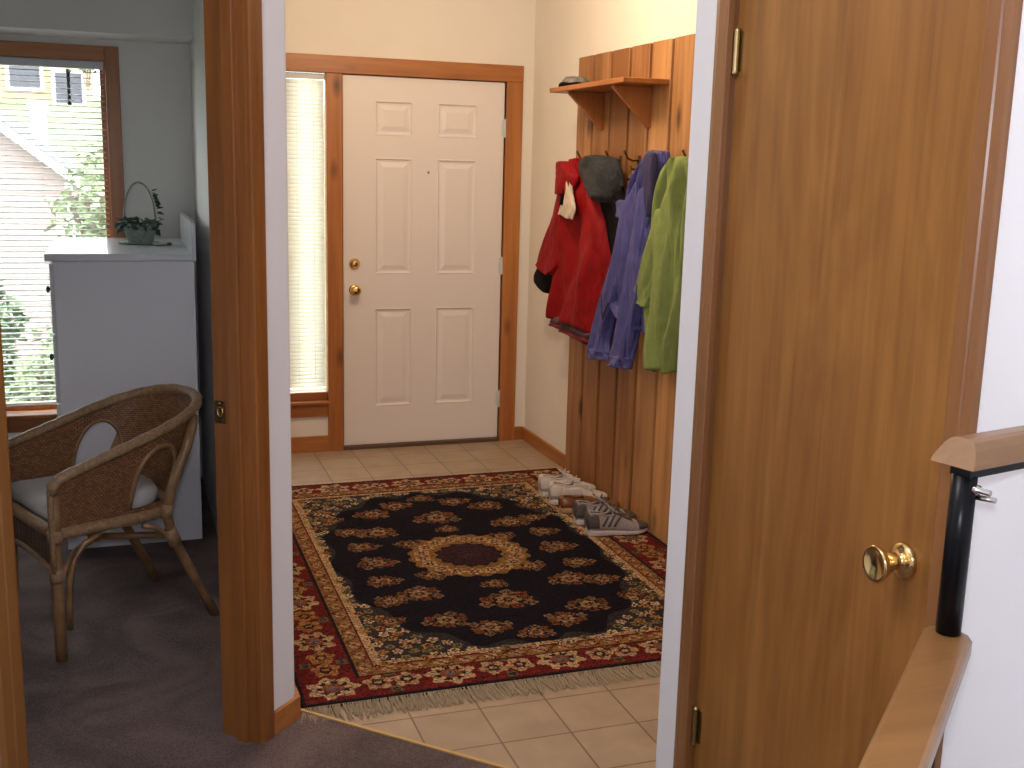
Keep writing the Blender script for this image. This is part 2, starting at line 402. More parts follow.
# entry: coat wall, door wall
struct('wall_coats', MB().box(XR, XR+.1, 2.16, 6.1, -.02, HC), M['wall'])
w = MB()
w.box(.4066, .80, D, D+.12, -.02, HC); w.box(2.045, XR, D, D+.12, -.02, HC); w.box(.80, 2.045, D, D+.12, 2.05, HC)
w.box(.80, 1.03, D, D+.12, -.02, .27)
struct('wall_front', w, M['wall'])
baseboard('baseboard_right', MB().box(XR-.013, XR, 5.27, D, 0, .075), M['cedar_y'])
baseboard('baseboard_front', MB().box(2.114, XR-.013, D-.013, D, 0, .078), M['cedar_x'])

# front door with its sidelight frame
F = MB()
FX0, FX1, FZ0, FZ1 = 1.112, 2.018, .022, 2.024
px_ = [(1.287, 1.497), (1.633, 1.862)]
pz_ = [(.235, .790), (.975, 1.603), (1.718, 1.902)]
xs = [FX0, px_[0][0], px_[0][1], px_[1][0], px_[1][1], FX1]
zs = [FZ0, pz_[0][0], pz_[0][1], pz_[1][0], pz_[1][1], pz_[2][0], pz_[2][1], FZ1]
yf = 6.002
def quad(mb, x0, x1, z0, z1, ya, X0, X1, Z0, Z1, yb):
    b = len(mb.v)
    mb.v += [(x0, ya, z0), (x1, ya, z0), (x1, ya, z1), (x0, ya, z1), (X0, yb, Z0), (X1, yb, Z0), (X1, yb, Z1), (X0, yb, Z1)]
    mb.f += [(b+i, b+(i+1) % 4, b+4+(i+1) % 4, b+4+i) for i in range(4)]
for i in range(5):
    for j in range(7):
        x0, x1, z0, z1 = xs[i], xs[i+1], zs[j], zs[j+1]
        if i in (1, 3) and j in (1, 3, 5):
            st_ = [(0, 0), (.006, -.002), (.014, .007), (.024, .008), (.050, .0015)]
            for (a, ya), (c, yc) in zip(st_, st_[1:]):
                quad(F, x0+a, x1-a, z0+a, z1-a, yf+ya, x0+c, x1-c, z0+c, z1-c, yf+yc)
            b = len(F.v); c, yc = st_[-1]
            F.v += [(x0+c, yf+yc, z0+c), (x1-c, yf+yc, z0+c), (x1-c, yf+yc, z1-c), (x0+c, yf+yc, z1-c)]; F.f.append((b, b+1, b+2, b+3))
        else:
            b = len(F.v); F.v += [(x0, yf, z0), (x1, yf, z0), (x1, yf, z1), (x0, yf, z1)]; F.f.append((b, b+1, b+2, b+3))
F.box(FX0, FX1, yf+.012, yf+.045, FZ0, FZ1)
F.box(FX0, FX0+.004, yf, yf+.013, FZ0, FZ1); F.box(FX1-.004, FX1, yf, yf+.013, FZ0, FZ1)
DR = struct('door_3', F, M['doorwhite'])
struct('casing', MB().box(2.022, 2.114, D-.018, D+.06, 0, 2.028), M['cedar_z'], DR, bevel=.003)
struct('casing', MB().box(.742, 2.114, D-.0185, D+.06, 2.0285, 2.117), M['cedar_x'], DR, bevel=.003)
struct('casing', MB().box(1.026, 1.109, D-.018, D+.06, 0, 2.028), M['cedar_z'], DR, bevel=.003)
struct('threshold', MB().box(1.11, 2.021, D-.02, D+.06, -.005, .02), M['thresholddark'], DR, bevel=.003)
struct('door_backing', MB().box(1.10, 2.03, D+.062, D+.10, 0, 2.05), M['thresholddark'], DR)
for z in (1.034, .892):
    k = MB()
    if z > 1: prof = [(0, 0), (0, .030), (.004, .031), (.010, .027), (.014, .017), (.024, .016), (.026, .012), (.026, 0)]
    else: prof = [(0, 0), (0, .031), (.005, .031), (.009, .022), (.014, .012), (.030, .012), (.038, .022), (.048, .028), (.058, .027), (.065, .018), (.067, 0)]
    k.lathe((1.176, yf, z), (0, -1, 0), prof, 28)
    k.build('deadbolt' if z > 1 else 'door_knob', M['brass'], DR, smooth=True, label='polished brass')
struct('peephole', MB().lathe((1.585, yf, 1.53), (0, -1, 0), [(0, .0), (0, .007), (.003, .006), (.003, 0)], 12), M['brassold'], DR)
for z in (.25, 1.02, 1.78):
    h = MB(); h.tube([(2.0195, yf-.006, z-.05), (2.0195, yf-.006, z+.05)], .006, 10); h.box(2.0, 2.0195, yf-.002, yf+.002, z-.045, z+.045)
    struct('hinge', h, M['greytop'], DR)

# sidelight window_2
W2 = struct('window_2', MB().box(.775, .812, D-.018, D+.06, .20, 2.028), M['cedar_z'], bevel=.003)
struct('window_sill', MB().box(.775, 1.0255, D-.035, D+.05, .268, .286), M['cedar_x'], W2, bevel=.004)
struct('apron', MB().box(.79, 1.0255, D-.016, D, .197, .267), M['cedar_x'], W2, bevel=.003)
struct('bottom_rail', MB().box(.812, 1.0255, D+.01, D+.05, .286, .33), M['cedar_x'], W2, bevel=.003)
struct('glass_pane', MB().box(.812, 1.0255, D+.10, D+.104, .28, 2.05), M['glass'], W2)
baseboard('baseboard_sidelight', MB().box(.4236, 1.0255, D-.0175, D, 0, .088), M['cedar_x'])

def blind(x0, x1, y, ztop, zbot, pitch, depth, tilt, mat, headh, label, cat='window blind', cordx=None):
    t = thing('window_blind', ((x0+x1)/2, y, zbot), label, cat)
    MB().box(x0, x1, y-.018, y+.018, ztop-headh, ztop).build('headrail', M['greytop'], t, bevel=.002)
    s = MB(); z = ztop-headh-pitch*.6; n = 5
    while z > zbot+.02:
        R = []
        for i in range(n):
            q = (i/(n-1)-.5); crown = .0022*(1-(2*q)**2)
            R.append((q*depth*math.cos(tilt)-crown*math.sin(tilt), q*depth*math.sin(tilt)+crown*math.cos(tilt)))
        b = len(s.v)
        for a, c in R: s.v += [(x0+.003, y+a, z+c), (x1-.003, y+a, z+c)]
        for i in range(n-1): s.f.append((b+2*i, b+2*i+1, b+2*i+3, b+2*i+2))
        z -= pitch
    o = s.build('slats', mat, t, smooth=True)
    so = o.modifiers.new('thick', 'SOLIDIFY'); so.thickness = .0006
    MB().box(x0, x1, y-.012, y+.012, zbot, zbot+.014).build('bottom_bar', mat, t, bevel=.002)
    c = MB()
    for xx in (cordx or (x0+.06, x1-.06)): c.tube([(xx, y-.0135, ztop-.01), (xx, y-.0135, zbot)], .0007, 5)
    c.build('ladder_cord', M['lace'], t)
    return t
blind(.815, 1.0225, D+.032, 2.025, .335, .0215, .025, math.radians(66), M['slatwarm'], .03,
      'narrow cream blind with closed slats in the window beside the front door')

# cedar plank panelling on the coat wall
pk = MB(); y1 = 5.265; P_ = .2042
while y1 > 2.5:
    y0 = max(y1-P_, 2.405)
    # channel profile: a board and a recessed lip
    x_ = XR-.001
    prof = [(x_, y1), (XR-.030, y1), (XR-.0335, y1-.006), (XR-.0335, y0+.028), (XR-.030, y0+.024), (XR-.012, y0+.022), (XR-.012, y0), (x_, y0)]
    if y0 > 2.41 or True: pk.rings([[(a, b, z) for a, b in prof] for z in (.004, 2.105)])
    y1 -= P_
o = pk.build('plank_panelling', M['plank']); tag(o, 'upright cedar plank panelling on the wall behind the coats', 'wall panelling')

# shelf
sh = thing('wall_shelf', (2.146, 4.69, 1.925), 'small wooden shelf on two triangular brackets above the coats', 'shelf')
MB().box(1.938, 2.1460, 4.27, 5.11, 1.922, 1.944).build('shelf_board', M['cedar_y'], sh, bevel=.004)
for yb in (4.437, 4.935):
    b = MB(); tri = [(2.1460, 1.9215), (1.965, 1.9215), (1.965, 1.912), (2.134, 1.752), (2.1460, 1.752)]
    b.rings([[(x, y, z) for x, z in tri] for y in (yb-.011, yb+.011)])
    b.build('bracket', M['cedar_z'], sh, bevel=.002)
# cap on the shelf
cp = thing('knit_cap', (2.04, 5.03, 1.944), 'crumpled grey cap lying on the far end of the small shelf', 'cap')
c = MB(); R = []
for k in range(9):
    t_ = k/8; rr = math.cos(t_*math.pi/2)**.6
    R.append([(2.04+.075*rr*math.cos(a)*(1+.08*math.sin(3*a+k)), 5.03+.07*rr*math.sin(a)*(1+.1*math.cos(4*a)), 1.947+.05*math.sin(t_*math.pi/2)+.006*math.sin(5*a+2*k)*rr) for a in (2*math.pi*i/24 for i in range(24))])
c.rings(R); c.build('crown', M['capcloth'], cp, smooth=True)
c = MB(); c.rings([[(2.04+rx*math.cos(a), 5.03+ry*math.sin(a), z+.002*math.sin(6*a)) for a in (2*math.pi*i/24 for i in range(24))] for rx, ry, z in ((.078, .073, 1.9455), (.084, .079, 1.953), (.079, .074, 1.966), (.070, .066, 1.963))])
c.build('brim', M['blackcloth'], cp, smooth=True)

# coat hooks
hooks = []
for i, (y, lab) in enumerate(((5.06, 'coat hook that holds the red jacket'), (4.72, 'coat hook that holds the black hooded jacket'), (4.52, 'dark coat hook with keys between the black and blue jackets'), (4.245, 'coat hook that holds the blue jacket'), (3.975, 'coat hook that holds the green fleece'))):
    t = thing('coat_hook', (2.146, y, 1.60), lab, 'hook', 'coat hooks in a row on the planks')
    MB().box(2.140, 2.1462, y-.011, y+.011, 1.565, 1.635).build('plate', M['bronze'], t, bevel=.002)
    a = MB(); a.tube([(2.14, y, 1.615), (2.115, y, 1.612), (2.09, y, 1.622), (2.075, y, 1.645), (2.07, y, 1.655)], .0045, 8, rad=[.0045]*4+[.007])
    a.tube([(2.14, y, 1.585), (2.125, y, 1.575), (2.110, y, 1.578), (2.103, y, 1.592)], .0042, 8)
    a.build('prong', M['bronze'], t, smooth=True)
# keys on the middle hook
kt = thing('key_ring', (2.112, 4.52, 1.575), 'bunch of keys with a red tag hanging between the black and blue jackets', 'keys')
r_ = MB(); r_.tube([(2.108+.002*math.sin(a), 4.52+.018*math.cos(a), 1.572+.018*math.sin(a)-.018) for a in (2*math.pi*k/16 for k in range(16))], .0013, 6, closed=True); r_.build('ring', M['chrome'], kt, smooth=True)
for k, (dy, dx) in enumerate(((.010, 0), (-.006, .004))):
    q = MB(); q.lathe((2.104+dx, 4.52+dy, 1.527), (1, 0, 0), [(0, 0), (0, .011), (.002, .011), (.002, 0)], 12); q.box(2.104+dx, 2.106+dx, 4.516+dy, 4.524+dy, 1.478, 1.520)
    q.build('key', M['chrome'], kt)
MB().prism([(2.094, 4.500), (2.098, 4.500), (2.098, 4.528), (2.094, 4.528)], 1.482, 1.528).build('tag', M['keyred'], kt, bevel=.003)

# ------------------------------------------------------------------ garments
def loft(rows, X, dep, name, mat, parent, folds=5, amp=.008, seed=0, sub=6, n=44, cap0=True, cap1=True, back=.35, ph=1.5, xs=None):
    """rows: (z_left, y_left, z_right, y_right) down the garment"""
    rnd = random.Random(seed); a1, a2, a3 = rnd.random()*6, rnd.random()*6, rnd.random()*6
    R = []; K_ = len(rows)-1; tot = K_*sub
    def cr(p0, p1, p2, p3, t): return .5*((2*p1)+(-p0+p2)*t+(2*p0-5*p1+4*p2-p3)*t*t+(-p0+3*p1-3*p2+p3)*t**3)
    for k in range(tot+1):
        i = min(k//sub, K_-1); t = (k-i*sub)/sub
        g = lambda j: rows[max(0, min(K_, j))]
        zl, yl, zr, yr = [cr(g(i-1)[c], g(i)[c], g(i+1)[c], g(i+2)[c], t) for c in range(4)]
        fr = k/tot
        xc = X if xs is None else xs[0]+(xs[1]-xs[0])*fr
        w_ = (yl-yr)/2
        d = min(dep, w_*.95+.004)
        ring_ = []
        for m in range(n):
            a = 2*math.pi*m/n
            ca, sa = math.cos(a), math.sin(a)
            ease = min(1, fr*3.5+.12)
            f = amp*ease*(math.sin(folds*a*1.0+a1+ph*fr*3)+.6*math.sin((folds*2-1)*a+a2-ph*fr*5)+.35*math.sin((folds*3+1)*a+a3+9*fr))
            e = .82
            cx = math.copysign(abs(sa)**e, sa); cy = math.copysign(abs(ca)**e, ca)
            dd = d if sa > 0 else d*back
            y = (yl+yr)/2+cy*(w_+f*.25)
            z = (zl+zr)/2+(zl-zr)/2*cy+amp*.4*math.sin(4*a+a1)*(1 if 0 < fr else 0)
            x = xc-cx*dd-(f if sa > -.2 else 0)
            ring_.append((min(x, 2.141), y, z))
        R.append(ring_)
    if cap0:
        c = [sum(p[j] for p in R[0])/n for j in range(3)]
        R.insert(0, [tuple(c[j]+(p[j]-c[j])*.6+(.006 if j == 2 else 0) for j in range(3)) for p in R[0]])
    mb = MB(); mb.rings(R, cap0, cap1)
    return mb.build(name, mat, parent, smooth=True)

red = thing('jacket', (2.09, 5.03, .76), 'red jacket with dark cuffs hanging at the left end of the row of coats', 'jacket', 'jackets hung on the plank wall')
loft([(1.612, 5.122, 1.622, 4.826), (1.493, 5.124, 1.525, 4.704), (1.396, 5.128, 1.416, 4.625), (1.246, 5.185, 1.288, 4.565), (1.108, 5.227, 1.169, 4.544), (.964, 5.256, 1.038, 4.577), (.83, 5.302, .815, 4.623)],
     2.085, .062, 'body', M['red'], red, folds=5, amp=.024, seed=3, n=80)
loft([(.832, 5.295, .818, 4.628), (.806, 5.299, .790, 4.643)], 2.085, .056, 'hem_lining', M['lining'], red, folds=5, amp=.012, seed=3, n=80, sub=3)
loft([(.806, 5.302, .790, 4.638), (.787, 5.312, .757, 4.68)], 2.085, .060, 'hem', M['redtrim'], red, folds=5, amp=.012, seed=3, n=80, sub=3)
slv = loft([(1.555, 5.135, 1.53, 4.947), (1.393, 5.195, 1.368, 5.006), (1.255, 5.292, 1.221, 5.069), (1.13, 5.396, 1.087, 5.14), (1.079, 5.451, 1.04, 5.217)],
     2.06, .058, 'sleeve', M['red'], red, folds=3, amp=.007, seed=9, xs=(2.06, 2.05))
loft([(1.083, 5.449, 1.044, 5.214), (.995, 5.504, .94, 5.293)], 2.05, .040, 'cuff', M['blackcloth'], slv, folds=3, amp=.003, seed=9)
loft([(1.60, 5.11, 1.60, 5.00), (1.55, 5.14, 1.54, 4.90), (1.47, 5.13, 1.46, 4.94), (1.45, 5.07, 1.45, 4.98)], 2.01, .04, 'hood', M['red'], red, folds=3, amp=.006, seed=14)

wt = thing('scarf', (2.03, 5.11, 1.33), 'small cream cloth with a black stripe hanging at the left of the red jacket', 'scarf')
loft([(1.56, 4.975, 1.56, 4.945), (1.46, 5.00, 1.455, 4.905), (1.397, 5.035, 1.390, 4.865), (1.356, 5.080, 1.336, 4.895)], 1.993, .012, 'cloth', M['whitecloth'], wt, folds=6, amp=.004, seed=5, back=.8)
loft([(1.56, 5.000, 1.56, 4.975), (1.44, 5.022, 1.44, 4.985), (1.40, 5.025, 1.40, 5.005)], 1.985, .012, 'stripe', M['blackcloth'], wt, folds=3, amp=.002, seed=6, back=.8)

blk = thing('jacket', (2.09, 4.66, 1.1), 'black jacket with charcoal hood hanging between the red and blue jackets', 'jacket', 'jackets hung on the plank wall')
loft([(1.60, 4.78, 1.60, 4.62), (1.524, 4.741, 1.539, 4.56), (1.46, 4.72, 1.46, 4.50), (1.398, 4.705, 1.412, 4.401), (1.325, 4.66, 1.318, 4.401), (1.21, 4.60, 1.19, 4.41), (1.15, 4.57, 1.14, 4.43)],
     2.075, .05, 'body', M['blackcloth'], blk, folds=4, amp=.006, seed=12, xs=(2.06, 2.10))
loft([(1.631, 4.787, 1.623, 4.591), (1.594, 4.871, 1.589, 4.534), (1.558, 4.877, 1.546, 4.515), (1.513, 4.824, 1.503, 4.515), (1.461, 4.712, 1.455, 4.53), (1.43, 4.66, 1.43, 4.56)],
     2.055, .085, 'hood', M['greycloth'], blk, folds=3, amp=.008, seed=2)

blue = thing('jacket', (2.09, 4.4, .72), 'periwinkle blue wrinkled rain jacket hanging between the black jacket and green fleece', 'jacket', 'jackets hung on the plank wall')
loft([(1.648, 4.263, 1.648, 4.150), (1.594, 4.325, 1.604, 4.137), (1.51, 4.396, 1.496, 4.125), (1.4, 4.458, 1.395, 4.135), (1.223, 4.493, 1.25, 4.162), (1.064, 4.531, 1.099, 4.200), (.985, 4.545, 1.00, 4.191), (.935, 4.40, .90, 4.186)],
     2.095, .062, 'body', M['blue'], blue, folds=8, amp=.017, seed=21, n=110)
s1 = loft([(1.56, 4.35, 1.56, 4.27), (1.50, 4.395, 1.50, 4.295), (1.409, 4.458, 1.415, 4.316), (1.222, 4.524, 1.237, 4.327), (1.05, 4.584, 1.076, 4.400), (.84, 4.648, .865, 4.520), (.745, 4.690, .76, 4.512)],
     2.045, .05, 'sleeve', M['blue'], blue, folds=5, amp=.010, seed=23, xs=(2.10, 2.04))
loft([(.76, 4.692, .775, 4.512), (.713, 4.706, .732, 4.512)], 2.045, .056, 'cuff', M['blue'], s1, folds=4, amp=.004, seed=23)
s2 = loft([(1.56, 4.27, 1.56, 4.19), (1.50, 4.300, 1.50, 4.205), (1.385, 4.332, 1.392, 4.187), (1.237, 4.327, 1.249, 4.181), (1.061, 4.350, 1.077, 4.205), (.877, 4.392, .891, 4.245), (.76, 4.412, .77, 4.262)],
     2.035, .05, 'sleeve', M['blue'], blue, folds=5, amp=.010, seed=26, xs=(2.09, 2.03))
loft([(.775, 4.416, .785, 4.258), (.728, 4.422, .738, 4.262)], 2.03, .056, 'cuff', M['blue'], s2, folds=4, amp=.004, seed=26)
loft([(1.44, 4.485, 1.44, 4.385), (1.41, 4.500, 1.40, 4.365), (1.375, 4.495, 1.36, 4.395)], 2.035, .012, 'pocket_flap', M['blue'], blue, folds=3, amp=.003, seed=31)
loft([(1.640, 4.180, 1.640, 4.125), (1.58, 4.190, 1.58, 4.115), (1.47, 4.170, 1.47, 4.110), (1.39, 4.160, 1.39, 4.120)], 2.03, .045, 'collar', M['bluedark'], blue, folds=3, amp=.004, seed=33)
dc = MB(); dc.tube([(1.990, 4.520, 1.03), (1.986, 4.505, .97), (1.984, 4.485, .925), (1.982, 4.455, .965), (1.982, 4.42, 1.005)], .004, 6); dc.build('drawstring', M['bluedark'], blue)

grn = thing('jacket', (2.09, 4.02, .77), 'lime green fleece hanging at the right end of the row of coats', 'jacket', 'jackets hung on the plank wall')
loft([(1.624, 4.019, 1.624, 3.868), (1.593, 4.063, 1.595, 3.840), (1.537, 4.089, 1.523, 3.832), (1.436, 4.123, 1.41, 3.835), (1.292, 4.153, 1.275, 3.843), (1.147, 4.165, 1.14, 3.844), (.999, 4.173, 1.001, 3.853), (.855, 4.143, .897, 3.884), (.759, 4.113, .789, 3.897)],
     2.08, .062, 'body', M['green'], grn, folds=6, amp=.020, seed=41, n=80)
loft([(1.42, 4.100, 1.42, 4.000), (1.228, 4.184, 1.239, 4.055), (1.118, 4.239, 1.126, 4.088), (1.054, 4.282, 1.055, 4.127), (1.025, 4.260, 1.02, 4.135)],
     2.055, .045, 'sleeve', M['green'], grn, folds=3, amp=.006, seed=44)

# ------------------------------------------------------------------ shoes (toe along +x)
def shoe_sections(L_=.285):
    # t, half width, sole top height, upper height
    return [(0, .012, .03, .070), (.03, .027, .03, .088), (.09, .034, .029, .094), (.18, .036, .027, .090), (.30, .034, .025, .080), (.42, .036, .023, .085), (.52, .041, .021, .078), (.64, .047, .019, .062), (.76, .049, .018, .048), (.86, .044, .019, .040), (.94, .032, .021, .034), (1.0, .010, .024, .026)]
def make_shoe(label, m_up, m_sole, m_lace, m_trim=None, name='sneaker', cat='shoe', group=None, laces=True, low=1.):
    L_ = .285; S = shoe_sections()
    t = thing(name, (0, 0, 0), label, cat, group)
    s = MB(); R = []
    for (a, hw, st_, up) in S:
        x = a*L_; zb = .0 if a < .8 else (a-.8)*.05
        R.append([(x, -hw-.005, zb+.003), (x, -hw-.006, st_*.6), (x, -hw-.003, st_), (x, hw+.003, st_), (x, hw+.006, st_*.6), (x, hw+.005, zb+.003), (x, hw*.6, zb), (x, -hw*.6, zb)])
    s.rings(R); s.build('sole', m_sole, t, smooth=True, bevel=.002)
    # fine stations of the upper
    def at(a):
        for p, q in zip(S, S[1:]):
            if p[0] <= a <= q[0]:
                f = (a-p[0])/(q[0]-p[0]); f2 = f*f*(3-2*f)
                return [p[i]+(q[i]-p[i])*f2 for i in range(4)]
        return list(S[-1])
    def surf(a, th, off=0.):
        """point of the upper: a along the shoe, th 0..1 over it from one side to the other"""
        q = at(min(1, max(0, a))); up = q[2]+(q[3]*1.22-q[2])*low; cy = math.cos(th*math.pi); sy = math.sin(th*math.pi)
        y = (q[1]+off)*math.copysign(abs(cy)**.75, cy)*(1-.25*sy**2*(1 if a < .4 else .3)); z = q[2]-.004+(up-q[2]+off)*sy**.7
        return (a*L_-.008*sy*max(0, 1-a/.2)+(off if a > .9 else (-off if a < .05 else 0)), y, z)
    def patch(mb, a0, a1, t0, t1, off=.0025, na=10, nt=8):
        b = len(mb.v)
        for k in range(na+1):
            for i in range(nt+1): mb.v.append(surf(a0+(a1-a0)*k/na, t0+(t1-t0)*i/nt, off))
        for k in range(na):
            for i in range(nt): mb.f.append((b+k*(nt+1)+i, b+(k+1)*(nt+1)+i, b+(k+1)*(nt+1)+i+1, b+k*(nt+1)+i+1))
    n = 24; m_ = 48; u = MB(); b = 0
    for k in range(m_+1):
        for i in range(n+1): u.v.append(surf(k/m_, i/n))
    for k in range(m_):
        for i in range(n):
            a = (k+.5)/m_; th = (i+.5)/n
            if .05 < a < .40 and .30 < th < .70: continue          # foot opening
            u.f.append((k*(n+1)+i, (k+1)*(n+1)+i, (k+1)*(n+1)+i+1, k*(n+1)+i+1))
    up_ = u.build('upper', m_up, t, smooth=True); so = up_.modifiers.new('thick', 'SOLIDIFY'); so.thickness = .004; so.offset = 0
    inn = MB(); inn.prism([(.02, -.026), (.12, -.026), (.12, .026), (.02, .026)], .030, .036); inn.build('insole', M['inner'], t)
    cl = MB(); cl.tube([surf(a, th, .001) for a, th in [(.05+.35*i/8, .30) for i in range(9)]+[(.40, .30+.4*i/6) for i in range(1, 6)]+[(.40-.35*i/8, .70) for i in range(9)]+[(.05, .70-.4*i/6) for i in range(1, 6)]], .0045, 8, closed=True)
    cl.build('collar', m_up, t, smooth=True)
    pm = m_trim or m_up
    pt = MB(); patch(pt, .80, .995, .04, .96); o = pt.build('toe_cap', pm, t, smooth=True); q_ = o.modifiers.new('thick', 'SOLIDIFY'); q_.thickness = .002
    pt = MB(); patch(pt, .004, .16, .02, .26); patch(pt, .004, .16, .74, .98); patch(pt, .004, .045, .26, .74); o = pt.build('heel_counter', pm, t, smooth=True); q_ = o.modifiers.new('thick', 'SOLIDIFY'); q_.thickness = .002
    if laces:
        zt = lambda a: surf(a, .5)[2]
        tg = MB(); tg.rings([[(x, -w_, z), (x, 0, z+.008), (x, w_, z), (x, w_, z-.005), (x, 0, z+.002), (x, -w_, z-.005)] for x, w_, z in ((.088, .020, zt(.36)+.034), (.105, .024, zt(.38)+.018), (.13, .023, zt(.46)+.004), (.165, .019, zt(.58)-.002))])
        tg.build('tongue', m_up, t, smooth=True)
        for sgn in (0, 1):
            ey = MB(); patch(ey, .40, .70, .30 if sgn == 0 else .60, .40 if sgn == 0 else .70, .004); ey = ey.build('eyelet_stay', pm, t, smooth=True); q_ = ey.modifiers.new('thick', 'SOLIDIFY'); q_.thickness = .002
        lc = MB()
        for k in range(5):
            a = .43+.055*k
            lc.tube([surf(a, .33, .006), surf(a+.01, .42, .008), surf(a+.012, .5, .009), surf(a+.012, .58, .008), surf(a, .67, .006)], .0028, 6)
        for sgn in (-1, 1):
            x, y0_, z0 = surf(.42, .5, .01)
            lc.tube([(x+.018*math.sin(g*math.pi), sgn*(.002+.026*math.sin(g*math.pi)), z0+.004+.010*math.sin(g*math.pi*1.3)) for g in (i/8 for i in range(9))], .0024, 6)
        lc.build('laces', m_lace, t, smooth=True)
    if m_trim is not None:
        for sgn in (0, 1):
            for k in range(3):                                        # slanted side stripes
                a0 = .20+.095*k; tr = MB(); b = 0
                for g in range(7):
                    f = g/6; a = a0+.11*f; th = .05+.24*f
                    for da in (0, .035): tr.v.append(surf(a+da, th if sgn == 0 else 1-th, .003))
                for g in range(6): tr.f.append((2*g, 2*g+1, 2*g+3, 2*g+2))
                o = tr.build('side_stripe', m_trim, t, smooth=True); q_ = o.modifiers.new('thick', 'SOLIDIFY'); q_.thickness = .0025; q_.offset = 0
    else:
        for ta, tb in ((.06, .22), (.78, .94)):
            pt = MB(); patch(pt, .20, .50, ta, tb, .0025)
            o = pt.build('side_panel', m_up, t, smooth=True); q_ = o.modifiers.new('thick', 'SOLIDIFY'); q_.thickness = .0025
    return t
def place(t, x, y, deg, z=.0125):
    t.location = (x, y, z); t.rotation_euler = (0, 0, math.radians(deg))
w1 = make_shoe('white leather sneaker farthest along the row of shoes by the wall', M['shoewhite'], M['sole'], M['lace'], None, group='white sneakers by the plank wall')
w2 = copy_tree(w1); w2['label'] = 'white leather sneaker beside the brown shoe'
place(w1, 1.854, 4.85, -3); place(w2, 1.856, 4.722, -5)
br_ = make_shoe('low brown leather shoe between the white and the grey sneakers', M['brown'], M['brownsole'], M['lace'], None, 'leather_shoe', laces=False, low=.62)
place(br_, 1.856, 4.585, -2)
g1 = make_shoe('silver grey sneaker with dark stripes beside the brown shoe', M['shoegrey'], M['sole'], M['lacedark'], M['shoedark'], group='silver grey sneakers by the plank wall')
g2 = copy_tree(g1); g2['label'] = 'silver grey sneaker with dark stripes nearest the camera'
place(g1, 1.855, 4.41, -4); place(g2, 1.848, 4.255, -2)

